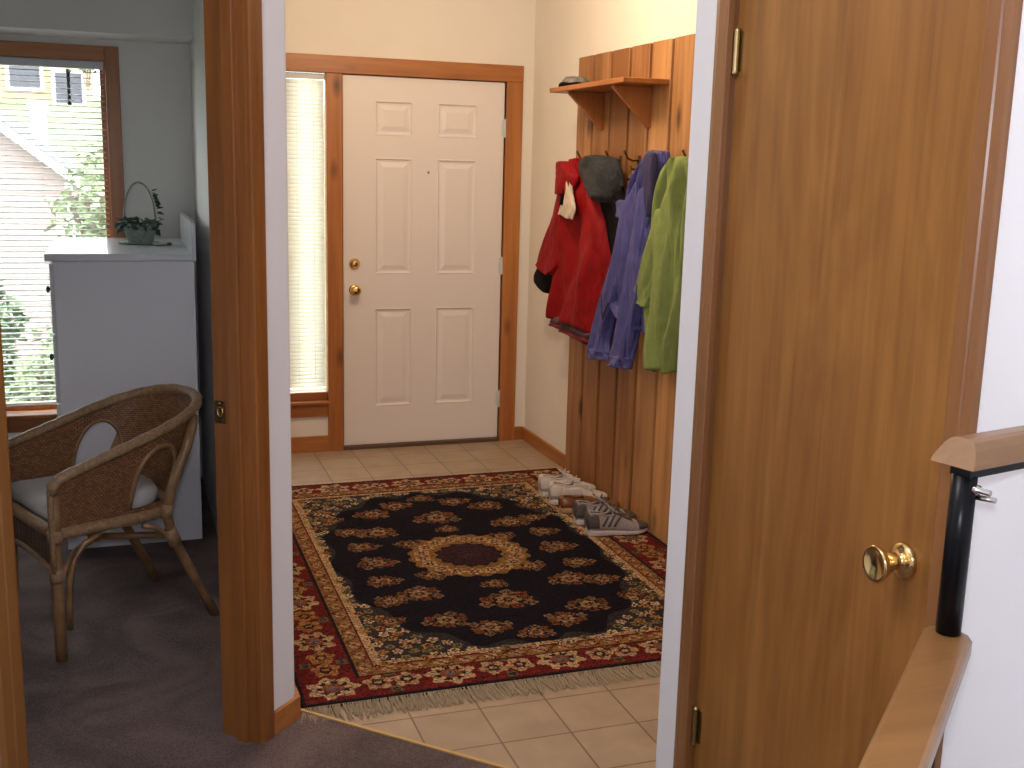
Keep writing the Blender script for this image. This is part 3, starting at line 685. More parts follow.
# ------------------------------------------------------------------ the rug
def rug():
    x0, x1, y0, y1 = .44, 2.130, 3.035, 5.31
    st_ = .0058; nx = int((x1-x0)/st_); ny = int((y1-y0)/st_)
    X, Y = np.meshgrid((np.arange(nx)+.5)/nx*(x1-x0), (np.arange(ny)+.5)/ny*(y1-y0))
    W_, H_ = x1-x0, y1-y0
    rng = np.random.default_rng(4)
    def hx(r, g, b): return np.array([r, g, b])
    navy = hx(.0065, .005, .010); redc = hx(.110, .011, .010); cream = hx(.40, .26, .14); gold = hx(.23, .115, .035); dark = hx(.012, .010, .014); cream2 = hx(.46, .33, .20)
    green = hx(.075, .065, .03); rust = hx(.20, .055, .022); grey = hx(.055, .045, .05)
    C = np.empty((ny, nx, 3)); C[:] = redc
    def put(mask, col, a=1.): C[mask] = C[mask]*(1-a)+col*a
    def rosette(cx, cy, r, cols, pet=8, rot=0., sx=1., sy=1.):
        dx = (X-cx)/sx; dy = (Y-cy)/sy; rr = np.hypot(dx, dy); th = np.arctan2(dy, dx)+rot
        e = r*(.86+.14*np.cos(pet*th))
        put(rr < e, cols[0]); put(rr < e*.80, cols[1]); put((rr < e*.80) & (np.cos(pet*th) > .1) & (rr > r*.28), cols[0])
        put(rr < r*.40, cols[2]); put(rr < r*.22, cols[3] if len(cols) > 3 else cols[0])
    bx, by = .282, .238                                 # border widths
    # rosettes and leaves of the red border
    def border_run(along, fixed, horizontal):
        k = 0; step = .1725
        n = int(round(along/step)); step = along/n
        for i in range(n+1):
            a = i*step
            p = (a, fixed) if horizontal else (fixed, a)
            if i % 2 == 0: rosette(p[0], p[1], .068, (cream*.9, dark, rust, gold), 7, .3*i)
            else:
                for dd in (-.033, .033):
                    q = (p[0]+(dd if horizontal else 0), p[1]+(0 if horizontal else dd))
                    rosette(q[0], q[1], .036, (gold*1.2, rust, dark), 5, i)
                for s_ in (-1, 1):
                    o_ = .052*s_
                    q = (p[0]+(0 if horizontal else o_), p[1]+(o_ if horizontal else 0))
                    rosette(q[0], q[1], .02, (green*1.3, grey, dark), 4, .8)
    mx, my = .105, .095
    border_run(W_-2*mx, 0, True) if False else None
    for fy in (my, H_-my):
        n = 9; 
        for i in range(n):
            a = mx+(W_-2*mx)*i/(n-1)
            if i % 2 == 0: rosette(a, fy, .086, (cream*.95, dark, rust, grey*2), 7, .3*i, 1.0, .88)
            else:
                for dd in (-.045, .045): rosette(a+dd, fy, .050, (cream*.85, rust, dark), 5, i)
                for s_ in (-1, 1): rosette(a, fy+.056*s_, .022, (green*1.3, grey, dark), 4, .8)
    for fx in (mx, W_-mx):
        n = 13
        for i in range(1, n-1):
            a = my+(H_-2*my)*i/(n-1)
            if i % 2 == 0: rosette(fx, a, .082, (cream*.85, dark, rust, grey*2), 7, .3*i, .9, 1.0)
            else:
                for dd in (-.045, .045): rosette(fx, a+dd, .050, (gold*1.15, rust, dark), 5, i)
                for s_ in (-1, 1): rosette(fx+.058*s_, a, .022, (green*1.3, grey, dark), 4, .8)
    # outer dark selvedge
    dxe = np.minimum(X, W_-X); dye = np.minimum(Y, H_-Y)
    put((dxe < .010) | (dye < .010), dark)
    # gold guard band, cream rope line
    inx = dxe-bx; iny = dye-by; ins = np.minimum(inx, iny)      # >0 inside the field
    band = (ins > -.088) & (ins <= -.026); put(band, gold*.85)
    run = np.where(inx < iny, Y, X)
    put(band & (np.hypot((run % .085)-.0425, (ins+.057)*1.4) < .024), cream*.75)
    put(band & (np.hypot((run % .085)-.0425, (ins+.057)*1.4) < .010), rust)
    put(band & (np.abs(np.sin(run*74)*.018-(ins+.057)) < .004), redc)
    put((ins > -.094) & (ins <= -.086), dark); put((ins > -.032) & (ins <= -.026), redc*.8)
    put((ins > -.026) & (ins <= .0), cream*1.0); put((ins > -.026) & (ins <= 0) & (((run+ins) % .02) < .006), cream*.55)
    # field
    put(ins > 0, navy)
    cx, cy = W_/2, H_/2-.02; a_, b_ = (W_-2*bx)/2, (H_-2*by)/2
    U_ = (X-cx)/a_; V_ = (Y-cy)/b_
    th = np.arctan2(V_, U_); rr = (np.abs(U_)**2.3+np.abs(V_)**2.3)**(1/2.3)
    spand = (ins > 0) & (rr > .97+.035*np.cos(16*th))
    put(spand, grey*.5)
    rs = np.random.default_rng(11)
    pts = []
    for i in range(5200):
        px_, py_ = rs.uniform(0, a_), rs.uniform(0, b_)
        if ((px_/a_)**2.3+(py_/b_)**2.3)**(1/2.3) < 1.0: continue
        if all((px_-p[0])**2+(py_-p[1])**2 > .036**2 for p in pts): pts.append((px_, py_))
    for k, (px_, py_) in enumerate(pts):
        cset = [(cream2, gold, dark), (gold*1.3, rust, navy), (cream2*.8, grey*1.6, rust), (green*1.9, gold, dark)][k % 4]
        for sx in (-1, 1):
            for sy in (-1, 1): rosette(cx+sx*px_, cy+sy*py_, .021, cset, 5, k)
    C[(ins > 0) & ~spand] = navy
    # sprays on the dark ground
    spr = [(.0, .50, .080), (.30, .36, .066), (.385, .0, .062), (.27, .62, .062), (.20, .185, .050), (.0, .335, .040), (.42, .40, .05), (.40, .20, .052), (.14, .72, .058), (.0, .80, .05), (.46, .58, .04)]
    for (px_, py_, r) in [(a, b, c*1.2) for a, b, c in spr]:
        for sx in ((-1, 1) if px_ else (1,)):
            for sy in ((-1, 1) if py_ else (1,)):
                ox, oy = cx+sx*px_, cy+sy*py_
                for k in range(9):
                    an = 2*math.pi*k/9+px_*7; d_ = r*(.62+.25*((k*7) % 3)/2)
                    rosette(ox+d_*math.cos(an)*1.15, oy+d_*math.sin(an)*.85, r*.30, [(gold*.6, rust*.5, navy), (rust*.8, gold*.4, navy), (cream*.42, rust*.7, navy)][k % 3], 4, k)
                rosette(ox, oy, r*.52, (cream*.6, rust, dark, gold*.8), 7, .2)
    # centre medallion
    rc = np.hypot((X-cx), (Y-cy)); tc = np.arctan2(Y-cy, X-cx)
    ring_ = (rc < .245+.010*np.cos(20*tc)) & (rc > .135+.008*np.cos(14*tc)); put(ring_, gold*.8)
    for i in range(18):
        an = 2*math.pi*i/18; rosette(cx+.195*math.cos(an), cy+.195*math.sin(an), .036, (cream*.85, rust, dark), 6, i)
        rosette(cx+.152*math.cos(an+.17), cy+.152*math.sin(an+.17), .015, (gold, rust, dark), 4, i)
    put(rc < .125, hx(.030, .012, .016)); rosette(cx, cy, .05, (hx(.05, .018, .02), navy, hx(.06, .03, .02)), 8)
    # yarn-to-yarn tone
    C *= (1+.28*rng.standard_normal((ny, nx, 1))).clip(.35, 1.8)
    C *= (1+.10*rng.standard_normal((ny, 1, 1)))
    C = C.clip(0, 1)
    # mesh
    gx = x0+np.arange(nx+1)/nx*W_; gy = y0+np.arange(ny+1)/ny*H_
    GX, GY = np.meshgrid(gx, gy)
    Z = .0115+.0006*rng.standard_normal(GX.shape)
    root = thing('area_rug', (x0+W_/2, y0+H_/2, 0), 'fringed oriental rug, black floral field with central ring and red border', 'rug')
    ox, oy = x0+W_/2, y0+H_/2
    verts = np.stack([GX-ox, GY-oy, Z], -1).reshape(-1, 3)
    i = np.arange(ny)[:, None]*(nx+1)+np.arange(nx)[None]
    faces = np.stack([i, i+1, i+nx+2, i+nx+1], -1).reshape(-1, 4)
    me = bpy.data.meshes.new('pile'); me.from_pydata(verts.tolist(), [], faces.tolist())
    ca = me.color_attributes.new('Col', 'FLOAT_COLOR', 'CORNER')
    colr = np.ones((ny*nx, 4, 4)); colr[:, :, :3] = C.reshape(-1, 1, 3)
    ca.data.foreach_set('color', colr.reshape(-1).astype(np.float32))
    me.materials.append(attr_mat('rug_pile'))
    o = bpy.data.objects.new('pile', me); COL.objects.link(o); o.parent = root
    eb = MB(); eb.box(x0-.004, x1+.004, y0-.004, y1+.004, .0006, .0108); eb.build('backing', M['blackcloth'], root, bevel=.002)
    fr = MB(); rn = random.Random(3)
    for yy, sg in ((y0-.003, -1),):
        x = x0
        while x < x1:
            Ln = rn.uniform(.07, .10); dx = rn.gauss(0, .016)
            w_ = .0016; b = len(fr.v)
            pts = [(x, yy+.004, .009), (x+dx*.3, yy+sg*Ln*.35, .006+rn.uniform(0, .002)), (x+dx, yy+sg*Ln, .0025+rn.uniform(0, .003))]
            for p in pts: fr.v += [(p[0]-w_, p[1], p[2]), (p[0], p[1], p[2]+.0015), (p[0]+w_, p[1], p[2])]
            for k in range(2):
                for j in range(2): fr.f.append((b+3*k+j, b+3*k+3+j, b+3*k+4+j, b+3*k+1+j))
            x += rn.uniform(.0022, .0042)
    fm = plain('rug_fringe_cotton', (.34, .265, .175), .95)
    f = fr.build('fringe', fm, root); f['kind'] = 'stuff'; f['label'] = 'tan cotton fringe along the near edge'
rug()

# ------------------------------------------------------------------ left room
struct('wall_back', MB().box(-2.1, -1.30, YB, YB+.14, -.02, HC).box(-.048, .40, YB, YB+.14, -.02, HC).box(-1.30, -.048, YB, YB+.14, 2.0, HC).box(-1.30, -.048, YB, YB+.14, -.02, .355), M['roomwall'])
struct('wall_back_left', MB().box(-2.2, -2.1, -1.6, YB+.14, -.02, HC), M['roomwall'])
struct('wall_behind', MB().box(-2.1, 2.1, -1.7, -1.6, -.02, HC), M['hallwall'])
struct('wall_room_right', MB().box(.325, .329, 3.0, YB, -.01, HC), M['roomwall'])
struct('ceiling_soffit', MB().box(-2.1, .325, 5.29, YB, 2.095, HC), M['roomwall'])
# large window
G = struct('window_1', MB().box(-.052, 0.010, YB-.018, YB+.002, .31, 2.066), M['cedar_z'], bevel=.003)
struct('casing', MB().box(-1.36, -1.296, YB-.018, YB+.002, .31, 2.066), M['cedar_z'], G, bevel=.003)
struct('casing', MB().box(-1.296, -.052, YB-.018, YB+.002, 2.0, 2.066), M['cedar_x'], G, bevel=.003)
struct('window_sill', MB().box(-1.36, .010, YB-.05, YB+.10, .352, .372), M['cedar_x'], G, bevel=.004)
struct('apron', MB().box(-1.34, -.01, YB-.016, YB, .285, .352), M['cedar_x'], G, bevel=.003)
fr_ = MB(); fr_.box(-1.30, -1.27, YB+.08, YB+.12, .36, 2.0).box(-.078, -.048, YB+.08, YB+.12, .36, 2.0).box(-1.27, -.078, YB+.08, YB+.12, 1.97, 2.0).box(-1.27, -.078, YB+.08, YB+.12, .372, .405)
struct('sash', fr_, M['cedar_z'], G, bevel=.002)
struct('jamb_lining', MB().box(-.0525, -.048, YB, YB+.08, .372, 2.0), M['cedar_z'], G)
struct('glass_pane', MB().box(-1.27, -.078, YB+.098, YB+.102, .405, 1.97), M['glass'], G)
blind(-1.29, -.058, YB+.030, 1.998, .405, .0255, .025, math.radians(9), M['slat'], .034,
      'wide white blind with open slats over the window behind the dresser', cordx=(-1.15, -.62, -.34))

# dresser, drawers face the window side (-x)
dr = thing('dresser', (0, 5.1, .006), 'tall grey laminate dresser standing in front of the window', 'dresser')
dy0, dy1 = 4.641, 5.57
MB().box(-.263, .262, dy0, dy1, .006, 1.172).build('body', M['grey'], dr, bevel=.002)
MB().box(-.294, .252, dy0-.008, dy1, 1.1725, 1.202).build('top', M['greytop'], dr, bevel=.004)
MB().box(.2525, .270, dy0-.008, dy1, 1.1725, 1.325).build('back_rail', M['greytop'], dr, bevel=.002)
for k in range(4):
    z0 = .06+k*.277; d = MB().box(-.279, -.2635, dy0+.012, dy1-.012, z0, z0+.270).build('drawer', M['greytop'], dr, bevel=.003)
    for yy in (dy0+.22, dy1-.22):
        MB().lathe((-.279, yy, z0+.15), (-1, 0, 0), [(0, .007), (.012, .006), (.018, .014), (.024, .014), (.028, .006), (.028, 0)], 14).build('knob', M['steelblack'], d, smooth=True)

# basket of ivy
BX, BY, BZ = .068, 5.18, 1.2025
bk = thing('basket', (BX, BY, BZ), 'sage green handled basket with ivy standing on the grey dresser', 'basket')
b = MB(); R = []
for k in range(7):
    f = k/6; rx = .052+.020*f; ry = .042+.016*f
    R.append([(BX+rx*math.cos(a)*(1+.03*((i+k) % 2)), BY+ry*math.sin(a)*(1+.03*((i+k) % 2)), BZ+.008+.078*f) for i, a in enumerate(2*math.pi*q/28 for q in range(28))])
b.rings(R); b.build('body', M['basket'], bk, smooth=False)
b = MB(); b.lathe((BX-.005, BY, BZ), (0, 0, 1), [(0, 0), (0, .070), (.004, .084), (.009, .083), (.007, .066), (.007, 0)], 28); b.build('saucer', M['basket'], bk, smooth=True)
b = MB()
for dd in (-.006, .006):
    b.tube([(BX+.066*math.cos(a), BY+dd, BZ+.080+.185*math.sin(a)**.85*(1)) if math.sin(a) > 0 else (BX+.066*math.cos(a), BY+dd, BZ+.08) for a in (math.pi*q/20 for q in range(21))], .0038, 6)
b.build('handle', M['basket'], bk, smooth=True)
b = MB(); rn = random.Random(8)
def leaf(mb, c, d, up, s):
    d = Vector(d).normalized(); up = Vector(up); w_ = d.cross(up).normalized(); n_ = w_.cross(d); c = Vector(c); k = len(mb.v)
    mb.v += [tuple(c), tuple(c+d*s*.4+w_*s*.38), tuple(c+d*s+n_*s*-.1), tuple(c+d*s*.4-w_*s*.38), tuple(c+d*s*.45+n_*s*.12)]
    mb.f += [(k, k+1, k+4), (k+1, k+2, k+4), (k+2, k+3, k+4), (k+3, k, k+4)]
for i in range(120):
    a = rn.uniform(0, 2*math.pi); r = rn.uniform(.3, 1.15)
    c = (BX+.078*r*math.cos(a), BY+.062*r*math.sin(a), BZ+.085+rn.uniform(-.025, .022))
    leaf(b, c, (math.cos(a)+rn.gauss(0, .5), math.sin(a)+rn.gauss(0, .5), rn.uniform(-.8, .7)), (rn.gauss(0, .6), rn.gauss(0, .6), 1), rn.uniform(.026, .044))
for i in range(13):
    a = .15+.06*i; c = (BX+.070*math.cos(a)+.004, BY+rn.uniform(-.01, .01), BZ+.08+.185*math.sin(a)**.85)
    leaf(b, c, (1, rn.gauss(0, .5), rn.uniform(-.8, .5)), (0, rn.gauss(0, 1), 1), rn.uniform(.026, .038))
b.build('ivy', M['ivy'], bk)
# little gadget
gd = thing('penknife', (.165, 5.0, 1.2025), 'small black and silver folding knife lying beside the basket', 'knife')
Tg = lambda x, y, z: (.158+x*.93-y*.37, 5.03+x*.37+y*.93, 1.2025+z)
MB().box(-.036, .036, -.011, .011, .003, .016, Tg).build('grip', M['steelblack'], gd, bevel=.005)
MB().box(-.052, .012, -.013, -.0115, .006, .017, Tg).build('blade', M['chrome'], gd, bevel=.0005)

# ------------------------------------------------------------------ rattan armchair
FN = Vector((-.239, 3.568, .006)); UU = Vector((-.9084, -.4182, 0)); VV = Vector((-.4182, .9084, 0))
def CP(u, v, z): return FN+UU*u+VV*v+Vector((0, 0, z-.006))
ch = thing('armchair', FN+UU*-.25+VV*.235, 'brown wicker and rattan armchair with a pale cushion standing on the carpet', 'armchair')
VC, UB = .235, -.27
def rimz(u): return .595+.295*min(max(-u, 0), .60)
def prm(f):  # f=0 at the seat, 1 at the rim -> depth of the back, half width
    return .175+.135*f, .222+.022*f
E_ = 2.4
def shell(q, f):
    """q in [0,1] around the U from the near arm to the far arm; f height fraction"""
    a_, b_ = prm(f)
    LA = .27; arc = .62; tot = 2*LA+arc
    s = q*tot
    if s < LA: u = -.004-(LA-.004)*(s/LA); v = VC-b_
    elif s > LA+arc: u = UB+(LA-.004)*((s-LA-arc)/LA); v = VC+b_
    else:
        th = math.pi*((s-LA)/arc)
        c, sn = math.cos(th), math.sin(th)
        v = VC-b_*math.copysign(abs(c)**(2/E_), c); u = UB-a_*abs(sn)**(2/E_)
    z = .415+f*(rimz(u)-.415)
    return u, v, z
def inopen(u, z):
    if z < .452: return False
    uc = -.322-.22*(z-.45); top = .650
    hw = .080*math.sqrt(max(0, 1-(max(0, z-.53)/(top-.53))**2))
    return abs(u-uc) < hw and z < top
nq, nf = 200, 44
sh_ = MB(); idx = {}
for i in range(nq+1):
    for j in range(nf+1):
        u, v, z = shell(i/nq, j/nf); idx[i, j] = len(sh_.v); sh_.v.append(tuple(CP(u, v, z))); sh_.uv[idx[i, j]] = (i/nq*1.25, z)
for i in range(nq):
    for j in range(nf):
        u, v, z = shell((i+.5)/nq, (j+.5)/nf)
        if inopen(u, z): continue
        sh_.f.append((idx[i, j], idx[i+1, j], idx[i+1, j+1], idx[i, j+1]))
o = sh_.build('wicker_shell', M['wicker'], ch, smooth=True); so = o.modifiers.new('thick', 'SOLIDIFY'); so.thickness = .009; so.offset = 0
rim = MB(); rp = [CP(.004, VC-.244, .555), CP(.004, VC-.244, .578)]+[CP(*shell(i/60, 1.0)) for i in range(1, 60)]+[CP(.004, VC+.244, .578), CP(.004, VC+.244, .555)]
rim.tube(rp, .0175, 12, rad=[.0175+.0012*math.sin(i*2.1) for i in range(len(rp))])
rim.build('arm_rail', M['wrap'], ch, smooth=True)
def shell_v(u, z, side):
    f = min(1, max(0, (z-.415)/(rimz(u)-.415))); a_, b_ = prm(f)
    if u > UB: return VC-side*b_
    k = max(0, 1-(abs(u-UB)/a_)**E_)**(1/E_)
    return VC-side*b_*k
for side in (1, -1):
    ar = MB(); P1 = []
    for k in range(25):
        t_ = k/24*math.pi
        z = .455+.075*min(1, 1) if False else 0
        c, sn = math.cos(t_), math.sin(t_)
        z = .453 + (.650-.453)*sn**.55; uc = -.322-.22*(z-.45)
        hw = .080*math.sqrt(max(0, 1-(max(0, z-.53)/(.650-.53))**2)) if z < .65 else 0
        uu = uc+math.copysign(hw, c) if k not in (12,) else uc
        P1.append(CP(uu, shell_v(uu, z, side)-side*.003, z))
    ar.tube(P1, .009, 8); ar.build('arch_trim', M['cane'], ch, smooth=True)
# seat ring, front rail, skirt, cushion
sr = MB(); sr.tube([CP(u, v, .418) for u, v, z in (shell(i/60, 0) for i in range(61))], .021, 10, rad=[.021+.0018*math.sin(i*2.6) for i in range(61)])
sr.build('seat_ring', M['wrap'], ch, smooth=True)
fr_ = MB(); fr_.tube([CP(.0, VC-.222+.444*k/16, .425) for k in range(17)], .020, 10); fr_.tube([CP(.004, VC-.222+.444*k/16, .300+.02*math.sin(math.pi*k/16)) for k in range(17)], .011, 8)
fr_.build('front_rail', M['wrap'], ch, smooth=True)
sk = MB()
for i in range(41):
    for j in range(7):
        v = VC-.222+.444*i/40; z = .300+.02*math.sin(math.pi*i/40)+(.125-.02*math.sin(math.pi*i/40))*j/6
        sk.uv[len(sk.v)] = (z, v); sk.v.append(tuple(CP(.006, v, z)))
for i in range(40):
    for j in range(6): sk.f.append((i*7+j, i*7+j+1, (i+1)*7+j+1, (i+1)*7+j))
o = sk.build('front_skirt', M['ribs'], ch, smooth=True); so = o.modifiers.new('thick', 'SOLIDIFY'); so.thickness = .007
sb = MB(); loop = [(u, v) for u, v, z in (shell(i/40, 0) for i in range(41))]
sb.rings([[CP(u, v, z) for u, v in loop] for z in (.408, .424)]); sb.build('seat_deck', M['wicker'], ch)
cu = MB(); cz = [(.428, .90), (.434, .955), (.450, .985), (.470, .985), (.488, .93), (.498, .80), (.503, .55), (.505, .2)]
ccx = sum(p[0] for p in loop)/len(loop)
R = []
for z, k in cz: R.append([CP((u+.205)*k*.93-.205+.006, (v-VC)*k*.93+VC, z+(.0 if k > .9 else .004*math.sin(12*u)*k)) for u, v in loop])
cu.rings(R); cu.build('cushion', M['cushion'], ch, smooth=True)
# legs
def leg(pts, r, m='cane'):
    l = MB(); l.tube([CP(*p) for p in pts], r, 12); return l.build('leg', M[m], ch, smooth=True)
for v in (.0, 2*VC):
    sd = 1 if v == 0 else -1
    l = leg([(0, v, .006), (0, v, .15), (0, v, .30), (0, v, .45), (-.002, v+sd*.004, .565)], .0185)
    wr = MB(); wr.lathe(CP(0, v, .268), (0, 0, 1), [(0, .018), (0, .0225), (.012, .025), (.030, .025), (.044, .0225), (.044, .018)], 16)
    wr.build('binding', M['wrap'], l, smooth=True); wr = MB()
    wr.lathe(CP(0, v, .395), (0, 0, 1), [(0, .018), (0, .023), (.012, .025), (.030, .025), (.040, .023), (.040, .018)], 16)
    wr.build('binding', M['wrap'], l, smooth=True)
    bn = MB(); bn.tube([CP(.012, v-sd*.012, z_) for z_ in (.30, .38, .46, .52, .57)], .0095, 8); bn.build('cane_strip', M['wrap'], l, smooth=True)
    a0 = 0.015*sd
    l = leg([(-.548, v+a0, .006), (-.50, v+a0, .10), (-.445, v+a0, .22), (-.395, v+sd*.012, .33), (-.372, v+sd*.008, .42), (-.40, v+sd*.004, .52), (-.455, v-sd*.0+sd*.008, .63), (-.505, v+sd*.045, .725)], .0165)
    wr = MB(); wr.tube([CP(-.405, v+sd*.012, .300), CP(-.383, v+sd*.010, .355)], .0225, 12); wr.build('binding', M['wrap'], l, smooth=True); wr = MB(); wr.tube([CP(-.371, v+sd*.008, .400), CP(-.377, v+sd*.008, .445)], .0215, 12); wr.build('binding', M['wrap'], l, smooth=True)
    # curved brace under the side of the seat
    br2 = MB(); br2.tube([CP(-.034, v+sd*.004, .10), CP(-.036, v+sd*.004, .18), CP(-.040, v+sd*.004, .26), CP(-.058, v+sd*.006, .325), CP(-.095, v+sd*.008, .372), CP(-.15, v+sd*.01, .392)], .0095, 8)
    br2.tube([CP(-.29, v+sd*.01, .388), CP(-.335, v+sd*.01, .372), CP(-.375, v+sd*.014, .335), CP(-.41, v+sd*.016, .285)], .0095, 8)
    br2.build('brace', M['cane'], ch, smooth=True)
    s3 = MB(); s3.tube([CP(-.02, v+sd*.012, .285), CP(-.10, v+sd*.10, .318), CP(-.19, v+sd*.15, .335)], .011, 8); s3.tube([CP(-.19, v+sd*.15, .335), CP(-.395, v+sd*.03, .330)], .012, 8)
    s3.build('stretcher', M['cane'], ch, smooth=True)
cs = MB(); cs.tube([CP(-.19, .13, .335), CP(-.19, 2*VC-.13, .335)], .012, 8); cs.tube([CP(-.19, .15, .335), CP(-.19, .17, .335)], .019, 10); cs.build('stretcher', M['cane'], ch, smooth=True)

# ------------------------------------------------------------------ railings at the right
ZC = 1.0
ca_ = Vector((.6717, .7409, 0)).normalized(); ca_ = Vector((math.sin(math.radians(47.9)), math.cos(math.radians(47.9)), 0)); cn = Vector((ca_.y, -ca_.x, 0))
PL = Vector((.945, 1.094, 0))                     # point on the cap's left edge near its far end
gr = thing('guard_rail', (.80, .92, .006), 'flat honey oak guard rail on black posts running towards the camera', 'railing')
def CR(a, n, z): return tuple(PL+ca_*a+cn*n+Vector((0, 0, z)))
WC = .061
o1 = [(-1.6, 0), (.040, 0), (.050, .004), (.057, .012), (.052, WC-.014), (.044, WC-.004), (.034, WC), (-1.6, WC)]
c = MB(); R = []
for z, ins_ in ((ZC-.026, .004), (ZC-.023, 0), (ZC-.006, 0), (ZC-.0015, .0025), (ZC, .007)):
    R.append([CR(a - (ins_ if a > 0 else 0), n+(ins_ if n < WC/2 else -ins_), z) for a, n in o1])
c.rings(R); c.build('rail_cap', M['oak'], gr, smooth=False)
MB().prism([(-1.6, .016), (.010, .016), (.010, WC-.010), (-1.6, WC-.010)], ZC-.040, ZC-.0265, CR).build('steel_bar', M['black'], gr)
for a in (-.16, -1.3):
    p = MB(); p.tube([CR(a, WC-.026, .006), CR(a, WC-.026, ZC-.041)], .0165, 20); p.lathe(CR(a, WC-.026, .006), (0, 0, 1), [(0, 0), (0, .035), (.005, .035), (.006, .017), (.006, 0)], 20); p.build('post', M['black'], gr, smooth=True)
# handrail on its own black post
hd = math.radians(77); ha = Vector((math.sin(hd), math.cos(hd), 0)); hn = Vector((ha.y, -ha.x, 0))
ZR = 1.2250
P0 = Vector((.962, 1.125, 0))                      # bottom, near end, left corner
def HR(a, n, z): return tuple(P0+ha*a+hn*n+Vector((0, 0, z)))
hr = thing('handrail', (.985, 1.095, ZC), 'short honey oak handrail on a black post meeting the white wall', 'railing')
WH = .062; prof = [(0, 0), (0, .006), (.007, .022), (.014, .031), (.022, .034), (.040, .034), (.048, .031), (.055, .022), (WH, .006), (WH, 0)]
c = MB(); R = []
for a, sl in ((0, 1), (.24, 0)):
    R.append([HR(a+sl*z*.55, n, ZR+z) for n, z in prof])
c.rings(R); c.build('grip', M['oak'], hr, smooth=False)
c = MB(); c.prism([(.010, .022), (.238, .022), (.238, .052), (.010, .052)], ZR-.0145, ZR-.0005, HR); c.build('steel_bar', M['black'], hr, bevel=.002)
pc = (.990, 1.093, 0)
c = MB(); c.tube([(pc[0], pc[1], ZC+.001), (pc[0], pc[1], ZC+.12), (pc[0], pc[1], ZR-.012)], .0158, 22); c.build('post', M['black'], hr, smooth=True)
c = MB(); q = Vector(HR(.022, WH-.008, ZR-.028)); c.lathe(q-hn*.008, hn, [(0, .0), (0, .0065), (.012, .0065), (.013, .004), (.028, .004), (.028, .0)], 12)
c.lathe(q+Vector((0, 0, -.011))-hn*.004+ha*.005, (hn+ha*.3), [(0, 0), (0, .0035), (.026, .0035), (.026, 0)], 10); c.build('bolt', M['chrome'], hr, smooth=True)

# ------------------------------------------------------------------ outdoors
g = MB(); b = 0
prof = [(5.76, -1.2), (9, -1.4), (16, -.6), (24, 1.2), (34, 2.65), (40, 3.15), (60, 4.4)]
for y, z in prof: g.v += [(-30, y, z), (20, y, z)]
for k in range(len(prof)-1): g.f.append((2*k, 2*k+1, 2*k+3, 2*k+2))
o = g.build('lawn', M['lawn'], kind='structure')
nh = thing('neighbour_house', (-3.2, 15.5, -.8), 'pale pink sided house with a white gable edge seen through the left window', 'house')
sl = .67/.87
y_ = 14.0
def rk(x): return 1.93-(x+1.26)*sl
gb = MB(); gb.rings([[(x, yy, z) for x, z in ((-4.9, -2), (-.56, -2), (-.56, rk(-.56)-.05), (-2.8, rk(-2.8)-.05), (-4.9, rk(-.56)-.05))] for yy in (y_, y_+3)]); gb.build('siding', M['pink'], nh)
rb = MB()
for sgn in (1,):
    rb.rings([[(x, yy, z) for x, z in ((-2.8, rk(-2.8)-.11), (-.36, rk(-.36)-.11), (-.36, rk(-.36)), (-2.8, rk(-2.8)))] for yy in (y_-.28, y_-.22)])
rb.build('rake_board', M['trimwhite'], nh)
rf = MB(); rf.rings([[(x, yy, z) for x, z in ((-2.8, rk(-2.8)), (-.34, rk(-.34)), (-.34, rk(-.34)+.02), (-2.8, rk(-2.8)+.02), (-5.3, rk(-.34)+.02), (-5.3, rk(-.34)))] for yy in (y_-.24, y_+3.1)]); rf.build('roof', M['roof'], nh)
MB().box(-1.05, -.87, 15.4, 15.7, 1.3, 2.20).box(-1.08, -.84, 15.37, 15.73, 2.16, 2.22).build('chimney', M['trimwhite'], nh)
MB().box(-.62, -.54, y_-.03, y_+.0, -2, rk(-.54)-.12).build('corner_board', M['trimwhite'], nh)
fh = thing('far_house', (-2, 40, 3.7), 'yellow house with dark windows uphill behind the pink house', 'house')
MB().box(-7, -.9, 40, 46, 2.9, 6.4).build('siding', M['yellow'], fh)
MB().box(-7.4, -.6, 39.5, 46.5, 6.4, 6.6).build('roof', M['roof'], fh)
for x0, x1, z0, z1 in ((-3.25, -2.35, 3.65, 4.4), (-1.90, -1.55, 3.2, 4.15), (-1.45, -1.1, 3.2, 4.15)):
    f_ = MB().box(x0-.12, x1+.12, 39.93, 39.99, z0-.12, z1+.12).build('window', M['trimwhite'], fh)
    MB().box(x0, x1, 39.9, 39.96, z0, z1).build('pane', M['darkglass'], f_)
def bush(name, c, r, n, s, mat, label, cat, seed):
    rn = random.Random(seed); t = thing(name, (c[0], c[1], c[2]-r[2]), label, cat)
    m = MB()
    for i in range(n):
        d = Vector((rn.gauss(0, 1), rn.gauss(0, 1), rn.gauss(0, 1))).normalized()*(rn.random()**.4)
        p = (c[0]+d.x*r[0]*(1+.2*math.sin(7*d.z)), c[1]+d.y*r[1], c[2]+d.z*r[2])
        leaf(m, p, (rn.gauss(0, 1), rn.gauss(0, 1), rn.gauss(-.2, .6)), (rn.gauss(0, .5), rn.gauss(0, .5), 1), s*rn.uniform(.6, 1.3))
    m.build('foliage', mat, t)
    st2 = MB()
    for k in range(4): st2.tube([(c[0]+.04*k-.06, c[1], c[2]-r[2]-.3), (c[0]+(k-1.5)*.1*r[0], c[1]+.05*k, c[2]-.3*r[2]), (c[0]+(k-1.5)*.4*r[0], c[1], c[2]+.4*r[2])], .02, 6)
    st2.build('stems', M['bark'], t)
bush('tree', (-.24, 11.0, .9), (.36, .5, .85), 800, .09, M['leaf2'], 'light green leafy tree outside to the right of the pink house', 'tree', 2)
